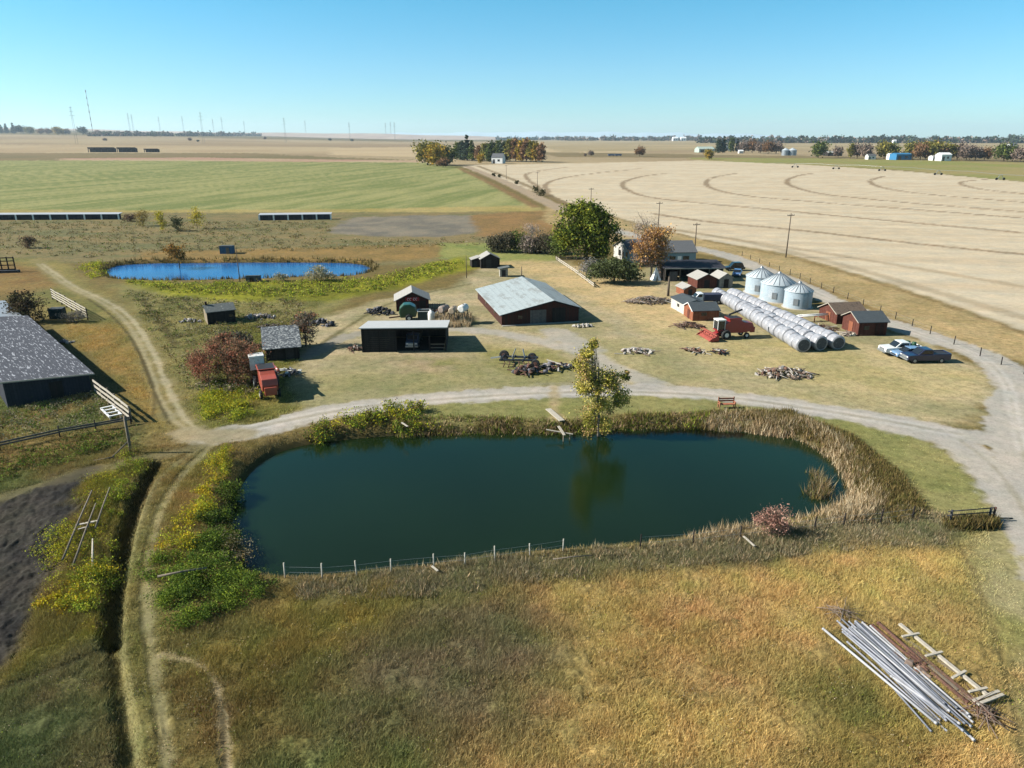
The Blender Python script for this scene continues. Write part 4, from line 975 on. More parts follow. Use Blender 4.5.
farm_truck('white cab truck with a dark blue box between the little sheds', W(703, 303.5), R(4), paint('white_cab_paint', (.6, .6, .6)), plain('dark_blue_canvas', (.03, .035, .06), .8, .2), 'box_truck', 1.0, 3.6)

# ------------------------------------------------------------------ combines
RED = paint('combine_red', alb(166,42,40), .5); HEADRED = plain('header_red', alb(184,92,78), .8, .3, 3); ORED = paint('faded_red', alb(190,84,58), .55); CABW = plain('cab_white', (.55, .54, .5), .5, .12)
def combine(label, loc, rz, red, old=False, s=1.0):
    """nose (header) towards local -x"""
    t = thing('combine_harvester', label, 'combine', loc, rz)
    MB().prism([(-1.3, 1.0), (-1.3, 2.5), (-.6, 3.0), (1.6, 3.0), (2.2, 2.7), (3.6, 2.55), (3.9, 1.9), (3.7, 1.2), (2.4, .95)], 'y', -.85, .85).build('body', red, t, .06)
    hp_ = MB(); th_ = 3.15 if old else 3.5; hp_.prism([(-.5, 3.0), (-.8, th_), (1.6, th_), (1.4, 3.0)], 'y', -1.0, 1.0); hp_.build('grain_tank', red, t, .03)
    MB().box((.4, 0, th_+.01), (2.1, 1.75, .02)).build('tank_cover', BLACKSTEEL, t)
    cy, cz = (-.75, .7) if old else (0, 0)
    MB().box((-1.95, cy, 2.35+cz), (1.25, 1.5, 1.5)).build('cab', GLASS if not old else CABW, t, .05)
    cr = MB().box((-1.95, cy, 3.2+cz), (1.5, 1.7, .22)).build('cab_roof', CABW, t, .04)
    for x in (-2.58, -1.34):
        for y in (-.74, .74): MB().box((x, y+cy, 2.35+cz), (.1, .1, 1.5)).build('cab_pillar', CABW, t)
    MB().box((-1.95, 0, 1.5), (1.35, 1.6, .2)).build('platform', red, t)
    MB().prism([(-1.3, 1.6), (-3.3, .7), (-3.3, .3), (-1.3, .9)], 'y', -.55, .55).build('feeder_house', red, t)
    hw = 2.3 if not old else 1.5
    MB().prism([(-3.2, .25), (-3.2, 1.15), (-3.45, 1.2), (-3.6, .6), (-4.5, .2), (-4.5, .12)], 'y', -hw, hw).build('header', HEADRED, t)
    rl = MB()
    for k in range(6):
        a = k*math.pi/3; rl.bar((-4.0+.5*math.cos(a), -hw+.05, .95+.5*math.sin(a)), (-4.0+.5*math.cos(a), hw-.05, .95+.5*math.sin(a)), .06)
    for y in np.linspace(-hw+.1, hw-.1, 4):
        for k in range(6):
            a = k*math.pi/3; rl.bar((-4.0, y, .95), (-4.0+.5*math.cos(a), y, .95+.5*math.sin(a)), .04)
    rl.build('reel', RUST if old else HEADRED, t)
    for y in (-hw, hw): MB().prism([(-3.1, .15), (-3.1, 1.1), (-4.3, .6), (-4.9, .15)], 'y', y-.04, y+.04).build('header_end', red, t)
    MB().tube([(-.5, .9, 2.9), (.3, 1.1, 3.7), (2.6, 1.2, 4.4)] if not old else [(-.5, .9, 2.9), (2.6, 1.2, 3.1)], .16, 10).build('unloading_auger', BLACKSTEEL if not old else red, t)
    MB().box((3.9, 0, 1.3), (.7, 1.3, .9)).build('straw_hood', red, t, .04)
    for y in (-1.15, 1.15):
        k = MB().wheel((-1.2, y, .8), .8, .5, 'y', 20).build('wheel', RUBBER, t); MB().wheel((-1.2, y, .8), .42, .53, 'y', 14).build('rim', CABW, k)
        k = MB().wheel((2.6, y*.85, .5), .5, .32, 'y', 18).build('wheel', RUBBER, t); MB().wheel((2.6, y*.85, .5), .27, .35, 'y', 12).build('rim', CABW, k)
    lad = MB(); lad.bar((-2.0, -1.0, .4), (-1.8, -.85, 1.5), .05); lad.bar((-1.6, -1.0, .4), (-1.4, -.85, 1.5), .05)
    for z in (.6, .9, 1.2): lad.bar((-2.0, -1.0+.13*(z-.4), z), (-1.55, -1.0+.13*(z-.4), z), .05)
    lad.build('ladder', BLACKSTEEL, t)
    t.scale = (s,)*3; return t
combine('bright red combine harvester with a white cab roof in front of the bale rows', W(729, 337.5), R(12), RED, s=.88)
combine('faded orange red combine with a white cab roof half sunk in the red bush', W(268, 391), R(-66), ORED, True, 1.0)

# ------------------------------------------------------------------ machines behind the open shed
GREEN = paint('dark_green_paint', alb(34,84,54), .4)
def baler():
    t = thing('round_baler', 'dark green round baler beside the small gabled shed', 'baler', W(408.5, 321.5), R(6)); t.scale = (1.15,)*3
    MB().prism([(-1.1, .5), (-1.25, 1.2), (-1.1, 1.9), (-.6, 2.35), (.3, 2.4), (1.0, 2.0), (1.25, 1.3), (1.05, .6)], 'y', 0, 1.9).build('body', GREEN, t, .12)
    MB().prism([(-1.13, .8), (-1.28, 1.25), (-1.13, 1.85), (-.95, 1.85), (-.95, .8)], 'y', .15, 1.75).build('side_panel', plain('pale_green_panel', alb(150,190,160), .4, .1), t)
    MB().bar((-1.0, .95, .55), (-2.7, .6, .45), .16).build('drawbar', RUST, t)
    for y in (-.15, 2.05):
        k = MB().wheel((.1, y, .5), .5, .3, 'y', 18).build('wheel', RUBBER, t); MB().wheel((.1, y, .5), .25, .33, 'y', 12).build('rim', CABW, k)
baler()
t = thing('steel_bin', 'dark teal steel box with a pale rim beside the green baler', 'bin', W(418, 321.5), R(4))
m = MB(); m.box((.95, .06, .8), (1.9, .1, 1.6)); m.box((.95, 1.5, .8), (1.9, .1, 1.6)); m.box((.05, .78, .8), (.1, 1.4, 1.6)); m.box((1.85, .78, .8), (.1, 1.4, 1.6)); m.box((.95, .78, .3), (1.75, 1.35, .1))
m.build('body', plain('teal_steel', alb(44,66,66), .6, .2), t)
m = MB(); m.box((.95, -.02, 1.63), (2.0, .12, .08)); m.box((.95, 1.58, 1.63), (2.0, .12, .08)); m.box((-.03, .78, 1.63), (.12, 1.46, .08)); m.box((1.93, .78, 1.63), (.12, 1.46, .08)); m.build('rim', CABW, t)
t = thing('white_tank', 'upright white tank between the teal box and the elevated tanks', 'tank', W(431.5, 321.5))
MB().lathe([(.01, .1), (.5, .1), (.55, .3), (.55, 1.35), (.4, 1.65), (.12, 1.75), (.12, 1.85), (.01, 1.86)], 20).build('body', CABW, t)
MB().box((0, 0, .06), (1.2, 1.2, .14)).build('pallet', GREYTIMBER, t)
t = thing('harrow_rack', 'dark iron harrow frame leaning behind the white tank', 'implement', W(434, 313), R(6))
m = MB()
for x in np.linspace(-1, 1, 6): m.bar((x, 0, 0), (x, .3, 1.6), .08)
for z in (.3, .8, 1.4): m.bar((-1.1, .3*z/1.6, z), (1.1, .3*z/1.6, z), .1)
m.build('frame', BLACKSTEEL, t)
for x in (-.8, .8): MB().wheel((x, -.5, .35), .35, .2, 'x', 14).build('wheel', RUBBER, t)
def etank(px, py, s, label, mat, rz=R(75)):
    t = thing('fuel_tank', label, 'tank', W(px, py), rz, 'elevated farm fuel tanks on stands')
    tk = MB().tube([(-.85, 0, 2.1), (-.75, 0, 2.1), (.75, 0, 2.1), (.85, 0, 2.1)], [.38, .52, .52, .38], 18).build('tank', mat, t)
    MB().lathe([(.09, 2.6), (.09, 2.72), (.01, 2.73)], 10).build('filler_cap', BLACKSTEEL, tk)
    for x in (-.6, .6):
        for y in (-.45, .45): MB().bar((x*1.15, y*1.2, 0), (x, y*.8, 1.75), .1).build('leg', GREYTIMBER, t)
    m = MB()
    for x in (-.6, .6): m.bar((x, -.5, 1.62), (x, .5, 1.62), .1); 
    m.bar((-.65, -.5, .6), (.65, -.38, 1.5), .06); m.bar((-.65, .5, .6), (.65, .38, 1.5), .06)
    m.build('brace', GREYTIMBER, t); t.scale = (s,)*3
etank(444.5, 323, 1.1, 'elevated round tank with rusty brown end, leftmost of the three on stands', plain('rust_white_tank', alb(176,158,144), .6, .3, 3), R(60))
etank(453.5, 323.5, 1.05, 'elevated tan tank in the middle of the three on stands', plain('tan_tank', alb(196,176,150), .6, .25, 3))
etank(463.5, 323, 1.15, 'elevated white tank on a stand, nearest to the barn', CABW, R(70))
cover_plants('dry_weeds', 'pale dry weeds under the elevated tanks', 'weeds', [(436,318),(470,316),(470,327),(436,328)], 500, (.7, 1.3), .06, STRAW+GREYW[:1], 5, .2, 61, (.3, 999), .25)

# ------------------------------------------------------------------ old implements and heaps
def implement(label, loc, rz, s=1, mat=None, seed=3, name='old_implement'):
    g = random.Random(seed); t = thing(name, label, 'implement', loc, rz)
    m = MB()
    for y in (-.7, .7): m.bar((-2.0, y, .75), (2.0, y*.7, .95), .16, .2)
    for x in (-1.8, -.6, .6, 1.8): m.bar((x, -.9, .85), (x, .9, .9), .14)
    m.build('frame', mat or BLACKSTEEL, t)
    m = MB()
    for x in np.linspace(-1.6, 1.6, 7): m.tube([(x, -.5, .85), (x+.25, -.8, .5), (x+.1, -1.05, .05)], .05, 5)
    m.build('tine', RUST, t)
    for x, y, r in ((-1.9, 1.0, .55), (1.2, 1.1, .5), (2.0, -.9, .45)):
        k = MB().wheel((x, y, r+.25), r, .24, 'y', 18).build('wheel', RUBBER, t); MB().wheel((x, y, r+.25), r*.5, .27, 'y', 12).build('rim', RUST, k)
    m = MB(); m.bar((-2, 0, .9), (-3.2, .2, .6), .14); m.bar((-.8, .2, .9), (-.3, -.3, 2.0), .1); m.bar((.6, .2, .9), (.3, .5, 1.8), .1); m.build('lever', STEEL, t)
    t.scale = (s,)*3
implement('old black wheeled implement with pale arms, left of the rusty scrap heap', W(519, 366), R(-14), 1.2, plain('blue_black_steel', alb(52,58,66), .5, .3), 3)
implement('small rusty wheeled implement behind the elevated tanks', W(441, 313), R(70), .7, RUST, 9)
def heap(name, label, cat, px, sx, sy, h, n, mats, seed, kinds=('board', 'drum', 'rock'), rz=0, br=1.0):
    """a low heap of loose old pieces, gathered by material"""
    g = random.Random(seed); t = thing(name, label, cat, W(*px), rz)
    parts = {}
    for i in range(n):
        mt = g.randrange(len(mats)); k = g.choice(kinds); m = parts.setdefault((mt, k) if k == 'branch' else (mt, k, i), MB())
        a = g.random()*6.283; q = g.random()**.6; x, y = sx*q*math.cos(a), sy*q*math.sin(a); z = h*(1-q)*g.uniform(.5, 1.1)+.08
        if k == 'board':
            b = g.random()*6.283; l = g.uniform(.4, 1.3); m.bar((x-l*math.cos(b), y-l*math.sin(b), z+g.uniform(-.1,.2)), (x+l*math.cos(b), y+l*math.sin(b), z+g.uniform(-.1,.25)), g.uniform(.1,.25), .06)
        elif k == 'branch':
            b = g.random()*6.283; l = g.uniform(.5, 1.4); m.tube([(x-l*math.cos(b), y-l*math.sin(b), z), (x, y, z+.15), (x+l*math.cos(b), y+l*math.sin(b), z+g.uniform(-.1,.35))], [.06*br, .05*br, .02*br], 5)
        elif k == 'drum':
            b = g.random()*6.283; m.tube([(x-.3*math.cos(b), y-.3*math.sin(b), z+.15), (x+.3*math.cos(b), y+.3*math.sin(b), z+.2)], g.uniform(.15,.28), 10)
        else:
            r = g.uniform(.18, .42); s0 = [(Vector((g.gauss(0,1), g.gauss(0,1), g.gauss(0,1))).normalized()*r*g.uniform(.7,1.1)) for _ in range(12)]
            bm = bmesh.new(); [bm.verts.new(Vector((x, y, z))+q_) for q_ in s0]; r_ = bmesh.ops.convex_hull(bm, input=bm.verts)
            vs = [v for v in bm.verts if v.link_faces]; ix = {v: i_ for i_, v in enumerate(vs)}
            m.add([v.co.copy() for v in vs], [tuple(ix[v] for v in f.verts) for f in bm.faces]); bm.free()
    for (mt, k, *_), m in parts.items():
        o = m.build(k if k != 'rock' else 'stone', mats[mt], t)
        if k == 'branch': o['kind'] = 'stuff'; o.name = 'branches'
    return t
PALESTONE = plain('pale_stone', alb(206,198,188), .95, .2, 4); DARKJUNK = plain('dark_junk', (.02, .02, .022), .8, .4, 3); BRUSH = plain('grey_brush', alb(150,130,116), .95, .3, 5)
BROWNBR = plain('brown_brush', alb(128,96,80), .95, .3, 5); GREYSC = plain('grey_scrap', alb(120,118,124), .7, .3, 4)
heap('scrap_heap', 'rusty scrap heap with drums in front of the black implement', 'scrap heap', (528, 373), 2.2, 1.3, .9, 46, [RUST, DARKJUNK, BROWNBR, GREYSC], 4, ('board', 'drum', 'board', 'rock'))
heap('scrap_heap', 'grey and pink rubble heap right of the rusty scrap', 'scrap heap', (556, 369), 2.2, 1.1, .8, 40, [GREYSC, PALESTONE, DARKJUNK, RUST], 5)
heap('stone_heap', 'pale stone heap on the grass behind the tall poplar', 'stone heap', (636, 352.5), 2.2, 1.5, .45, 44, [PALESTONE, BRUSH, PALESTONE], 6, ('rock', 'rock', 'board'))
heap('board_heap', 'low pile of pale boards on the grass below the combine', 'board heap', (694, 352), 1.9, .9, .45, 26, [PALESTONE, BLEACHED, BROWNBR], 7, ('board', 'rock'), R(-30))
heap('stone_heap', 'small pinkish heap with a dark tarp right of the pale boards', 'stone heap', (717.5, 353), 1.0, .6, .55, 18, [PALESTONE, DARKJUNK, RUST], 8, ('rock', 'board'))
heap('brush_pile', 'round brush pile of grey branches and logs on the straw lawn', 'brush pile', (784, 375), 3.4, 2.0, .9, 130, [BRUSH, BROWNBR, PALESTONE, GREYTIMBER], 9, ('branch', 'branch', 'rock'))
heap('brush_pile', 'long grey brush pile between the orange tree and the white shed', 'brush pile', (650, 302), 4.6, 2.2, 1.0, 150, [BRUSH, GREYTIMBER, PALESTONE, BRUSH], 10, ('branch', 'branch', 'board'))
heap('brush_pile', 'reddish twig pile between the red brown shed and the combine', 'brush pile', (688, 327), 2.2, 1.2, .7, 70, [BROWNBR, RUST, BRUSH], 12, ('branch',))
heap('tire_heap', 'black junk heap on a pale slab left of the gabled shed', 'junk heap', (381, 313), 2.6, 1.5, .9, 44, [DARKJUNK, DARKJUNK, GREYSC], 13, ('drum', 'board', 'rock'), R(-25))
heap('junk_heap', 'dark slate junk heap right of the bare orange shrub', 'junk heap', (323, 325), 2.3, 1.2, .9, 40, [DARKJUNK, GREYSC], 14, ('drum', 'rock'))
heap('rubble_heap', 'grey rubble right of the small board shed', 'rubble heap', (259, 318), 2.6, 1.4, .5, 44, [GREYSC, GREYTIMBER, PALESTONE], 15, ('rock', 'board'))
heap('rubble_heap', 'pale stones left of the small board shed', 'rubble heap', (191, 322), 1.8, 1.1, .4, 26, [PALESTONE, GREYSC], 16, ('rock',))
heap('junk_heap', 'white and dark junk in the shade behind the faded combine', 'junk heap', (286, 374), 2.2, 1.2, .6, 30, [CABW, DARKJUNK, GREYSC], 17, ('board', 'rock'))
heap('board_heap', 'broken boards along the back of the ruined shed', 'board heap', (270, 328), 3.2, .9, .5, 30, [GREYTIMBER, DARKWOOD], 18, ('board',))
heap('stone_heap', 'white stones by the barn corner at the top of the poplar', 'stone heap', (583, 327), 1.5, .6, .4, 22, [PALESTONE], 19, ('rock',))
heap('rubble_heap', 'small brown rubble at the left end of the open shed', 'rubble heap', (355, 350), .9, .7, .7, 16, [BROWNBR, PALESTONE], 20, ('rock', 'board'))
heap('stone_heap', 'loose stones beside the green crate', 'stone heap', (66, 343), 1.0, .7, .35, 14, [GREYSC, PALESTONE], 22, ('rock',))
heap('lumber_heap', 'red lumber and twigs lying between the bale rows and the red sheds', 'lumber heap', (819, 329), 2.6, 1.4, .5, 60, [RUST, BROWNBR, BLEACHED, RUST], 23, ('board', 'branch'), R(-20))
heap('lumber_heap', 'pale firewood in front of the nearest red shed', 'lumber heap', (846, 335), 1.7, .7, .4, 30, [BLEACHED, BRUSH], 24, ('board', 'rock'))
# white pipe rack by the red sheds
t = thing('pipe_rack', 'rack of long white pipes on red trestles in front of the faded red shed', 'rack', W(812, 322), R(12))
for k, (y, z) in enumerate(((0, 1.0), (.3, 1.05), (.6, 1.0), (.15, 1.2))): MB().tube([(-2.6, y, z), (4.0, y+.1, z+.02)], .08, 8).build('pipe', WHITE, t)
for x in (-2, .6, 3.2):
    m = MB(); m.bar((x-.3, -.2, 0), (x, .3, .92), .1); m.bar((x+.3, .8, 0), (x, .3, .92), .1); m.bar((x, -.3, .9), (x, 1.0, .9), .1); m.build('trestle', plain('red_timber', alb(170,80,60), .9, .2), t)

# ================================================================== fences, poles, timber
def post_fence(name, label, cat, pts, gap, h, r=.07, rails=(), rail=(.04, .14), mat=None, railmat=None, wires=(), jitter=.06, seed=1, postname='post'):
    g = random.Random(seed); P = [Vector(p) for p in pts]; b = P[0]
    t = thing(name, label, cat, (b.x, b.y, 0)); mat = mat or GREYTIMBER
    tops = []
    for i in range(len(P)-1):
        d = P[i+1]-P[i]; n = max(1, round(d.length/gap))
        for k in range(n+(1 if i == len(P)-2 else 0)):
            q = P[i]+d*k/n; z = gz(q.x, q.y); l = Vector((g.uniform(-1, 1)*jitter, g.uniform(-1, 1)*jitter, 0)); hh = h*g.uniform(.9, 1.1)
            o = q-Vector((b.x, b.y, 0)); o.z = z
            MB().tube([o-Vector((0, 0, .3)), o+l+Vector((0, 0, hh))], [r, r*.9], 6).build(postname, mat, t); tops.append((o, l))
    for z in rails:
        for (a, la), (c, lc) in zip(tops[:-1], tops[1:]):
            m = MB(); m.bar(a+la*z/h+Vector((0, -r-.03, z+g.uniform(-.04,.04))), c+lc*z/h+Vector((0, -r-.03, z+g.uniform(-.04,.04))), *rail); m.build('rail', railmat or mat, t)
    if wires:
        m = MB()
        for z in wires:
            for (a, la), (c, lc) in zip(tops[:-1], tops[1:]): m.tube([a+la*z/h+Vector((0, 0, z)), c+lc*z/h+Vector((0, 0, z))], .008, 4, False)
        m.build('wire', STEEL, t)
    return t
PALEPOST = plain('pale_post', alb(214,206,190), .9, .15, 4)
# wire fence on the near bank of the long pond
near = [(285,577),(322,579),(357,576),(391,572),(434,568),(465,566),(495,561.5),(530,557),(563,551)]
post_fence('wire_fence', 'wire fence of pale posts along the near bank of the long pond', 'fence', [W(*p) for p in near], 50, 1.15, .055, mat=PALEPOST, wires=(.5, .9), seed=5)
post_fence('wire_fence', 'dark post wire fence below the red shrub at the right end of the pond', 'fence', [W(*p) for p in ((640,549),(693,545),(740,540),(784,535),(814,531),(843,527),(880,524),(912,520))], 60, 1.2, .06, mat=DARKWOOD, wires=(.5, .95), seed=6)
post_fence('wire_fence', 'thin post wire fence between the driveway and the stubble field', 'fence', [W(*p) for p in ((742,256),(790,275),(833,293),(880,312),(930,334),(980,356),(1024,374),(1060,390))], 5.2, 1.15, .07, mat=DARKWOOD, wires=(.5, .95), seed=7)
# fences at the weathered barn
BF = [W(96,394), W(132,422)]
post_fence('plank_fence', 'bleached plank fence running from the weathered barn to the corner post', 'fence', BF, 2.4, 1.9, .1, (.5, 1.1, 1.7), (.06, .26), GREYTIMBER, BLEACHED, seed=8)
post_fence('rail_fence', 'dark double rail fence across the corral', 'fence', [W(-40,461), W(0,450), W(60,437), W(131,424)], 3.6, 1.2, .07, (.55, .8), (.06, .16), DARKWOOD, plain('grey_rail', alb(110,104,98), .9, .2), seed=9)
post_fence('corner_post', 'tall leaning corner post with a fallen rail at the end of the plank fence', 'post', [W(131,453), W(131.5,453)], 9, 3.5, .12, mat=GREYTIMBER, seed=10)
t = thing('fallen_rail', 'loose grey rail slanting down from the corner post', 'rail', W(112, 459), 0)
p0 = W(112,459)-W(112,459); p1 = W(130,450)-W(112,459)
MB().tube([(p0.x, p0.y, .15), (p1.x, p1.y, .9)], .07, 7).build('pole', GREYTIMBER, t); MB().tube([(p0.x-1.5, p0.y-.5, .05), (p0.x+.2, p0.y, .2)], .06, 7).build('pole', GREYTIMBER, t)
t = thing('feed_rack', 'low white wooden feed rack beside the bleached plank fence', 'feed rack', W(112, 416), R(-48))
m = MB()
for y in (-.55, .55): m.box((0, y, .5), (3.4, .16, .12))
for x in (-1.6, -.6, .5, 1.6): m.box((x, 0, .58), (.2, 1.3, .08))
m.build('top', WHITE, t)
for x in (-1.5, 1.5):
    for y in (-.5, .5): MB().box((x, y, .2), (.12, .12, .6)).build('leg', BLEACHED, t)
post_fence('slat_windbreak', 'tall windbreak of four pale planks above the green crate', 'fence', [W(53,299.5), W(88,320)], 3.0, 2.1, .1, (.6, 1.05, 1.5, 1.95), (.05, .2), DARKWOOD, BLEACHED, seed=12)
t = thing('crate', 'dark teal crate under the dark bush near the windbreak', 'crate', W(58.5, 318), R(10))
MB().box((0, 0, .8), (2.0, 1.6, 1.6)).build('body', boards('teal_boards', alb(40,62,60), alb(52,74,70), 'z', .25), t)
m = MB()
for x in (-.95, .95):
    for y in (-.75, .75): m.box((x, y, .82), (.14, .14, 1.68))
m.build('corner', DARKWOOD, t); MB().box((0, 0, 1.64), (2.1, 1.7, .08)).build('lid', DARKROOF, t)
t = thing('lattice_rack', 'dark timber lattice at the left edge beside the start of the track', 'rack', W(6, 272), R(10))
m = MB()
for x in np.linspace(-2, 2, 4): m.box((x, 0, 1.6), (.2, .2, 3.4))
m.build('post', DARKWOOD, t); m = MB()
for z in (.6, 1.5, 2.4, 3.1): m.box((0, -.15, z), (4.4, .08, .2))
m.build('rail', DARKWOOD, t); MB().box((.3, -.8, .25), (5.4, 1.2, .5)).build('base', BLACKSTEEL, t)
# fence round the garden
post_fence('garden_fence', 'low pale board fence slanting past the green garden shrub', 'fence', [W(556,260), W(575,273), W(594,287.5)], 2.2, .95, .07, (.35, .75), (.05, .22), GREYTIMBER, BLEACHED, seed=13)
post_fence('garden_fence', 'grey rail fence in front of the big green tree', 'fence', [W(557,261), W(606,261)], 2.5, 1.1, .07, (.4, .85), (.05, .16), GREYTIMBER, GREYTIMBER, seed=14)
# gate by the road
t = thing('field_gate', 'dark pipe gate standing at the bend of the gravel road', 'gate', W(949, 524), math.atan2((W(992,521)-W(949,524)).y, (W(992,521)-W(949,524)).x))
gl = (W(992,521)-W(949,524)).length
for x in (0, gl-.35, gl): MB().tube([(x, 0, -.3), (x+.04, 0, 1.2)], .085, 8).build('post', BLACKSTEEL if x < gl else RUST, t)
for z in (1.1, .75): MB().tube([(-.3, 0, z), (gl, 0, z+.05)], .045, 8).build('bar', BLACKSTEEL, t)
m = MB(); m.tube([(gl-.3, 0, .3), (gl+1.8, .1, .06)], .05, 6); m.build('brace', BLACKSTEEL, t)  # low black bar standing for the gate's cast shadow
cover_plants('gate_weeds', 'dark weeds under the pipe gate', 'weeds', [(944,522),(995,519),(998,528),(946,532)], 700, (.4, .8), .05, BROWNW+[alb(70,66,44)], 5, .15, 62)

# utility poles
def pole(base, h, label, group, name='utility_pole', arm=True, r=.16):
    t = thing(name, label, 'utility pole', W(*base), R(25), group)
    MB().tube([(0, 0, -.3), (0, 0, h)], [r, r*.62], 8).build('pole', plain('pole_wood', alb(112,98,84), .95, .2, 3), t)
    if arm:
        MB().box((0, 0, h-.5), (2.2, .12, .14)).build('crossarm', GREYTIMBER, t)
        m = MB()
        for x in (-1, -.4, .4, 1): m.lathe([(.06, h-.42), (.07, h-.3), (.03, h-.24), (.01, h-.2)], 8, (x, 0, 0))
        m.build('insulator', GLASS, t)
G_ = 'wooden utility poles along the field edge'
pole((785.8, 257.5), 10.6, 'tall wooden utility pole at the stubble edge above the grain bins', G_)
pole((694.5, 252), 7.4, 'wooden utility pole right of the pale blue house wing', G_)
pole((657.5, 237), 10.2, 'wooden utility pole rising behind the bare tree', G_)
pole((590.5, 213), 9.5, 'wooden utility pole above the crown of the big green tree', G_)
pole((537.3, 188), 9.0, 'wooden utility pole next to the two dark roadside bushes', G_)
pole((506.3, 179), 9.5, 'wooden utility pole below the far white house', G_)
pole((466.6, 278), 4.6, 'slim bare pole left of the dark lean-to', 'bare poles in the grass', 'bare_pole', False, .09)
pole((521.6, 277), 2.2, 'short dark post behind the barn roof ridge', 'bare poles in the grass', 'bare_pole', False, .13)
pole((240, 282), 7.0, 'leaning twin pole at the near edge of the blue pond', 'bare poles in the grass', 'bare_pole', False, .1)
pole((430, 290), .9, 'stub of a post by the weeds', 'bare poles in the grass', 'bare_pole', False, .1) if False else None
pole((662.5, 292), 5.4, 'dark post at the left end of the brush pile', 'bare poles in the grass', 'bare_pole', False, .22) if False else pole((668, 296), 3.6, 'thick dark post beside the orange shed', 'bare poles in the grass', 'bare_pole', False, .26)

# pylons far left
def pylon(base, top, label, kind='h'):
    p = W(base[0], base[1]); d = p.length; h = CAM_H+(137-top)/FOC*p.y-p.z; k = d/FOC     # k metres per photo pixel
    t = thing('pylon' if kind != 'mast' else 'radio_mast', label, 'pylon' if kind != 'mast' else 'mast', p, R(20), 'power pylons on the far plain' if kind != 'mast' else None)
    PY = plain('pylon_steel', alb(150,152,156), .8, .1); w_ = max(.3, k*.33)
    m = MB()
    if kind == 'mast':
        MB().tube([(0, 0, 0), (0, 0, h)], w_*.5, 4).build('lattice', PY, t)
        for z in range(6):
            MB().box((0, 0, h*(.18+.16*z)), (w_*1.7, w_*1.7, h*.055)).build('red_band', plain('mast_red', alb(150,110,112), .8, .1), t)
    else:
        for s in (-1, 1): m.bar((s*h*.03, 0, 0), (s*h*.008, 0, h), w_*.42)
        m.build('leg', PY, t); m = MB()
        for z, l in ((.76, .075), (.87, .06), (.97, .04)): m.bar((-h*l, 0, h*z), (h*l, 0, h*z), w_*.4)
        m.build('crossarm', PY, t)
pylon((93, 133), 96, 'tall thin radio mast at the far left horizon', 'mast')
for b_, tp, lab in (((77, 143.8), 110, 'pylon above the dark cattle shelters'), ((130.5, 133), 116, 'left pylon of the close pair left of the white field house'), ((134, 133), 117, 'right pylon of the close pair'), ((160.5, 132.5), 119, 'small pylon right of the close pair'), ((184, 133), 118.5, 'pylon just left of the tall one at the green field'), ((204, 144), 115, 'tallest pylon right of the radio mast'), ((214, 133), 121, 'faint small pylon right of the tallest one'), ((223, 134), 119.5, 'faint pylon second right of the tallest one'), ((245, 133.5), 123, 'faint low pylon between the two tall ones'), ((286, 143), 120, 'tall pylon above the middle of the green field'), ((306, 135.5), 122.5, 'pylon right of the tall middle pylon'), ((350, 140), 124, 'slim pylon left of the close group'), ((386, 138), 124.5, 'left pylon of the group before the round trees'), ((391, 138), 123.5, 'middle pylon of the group before the round trees'), ((395, 140), 124, 'right pylon of the group before the round trees')):
    pylon(b_, tp, lab)

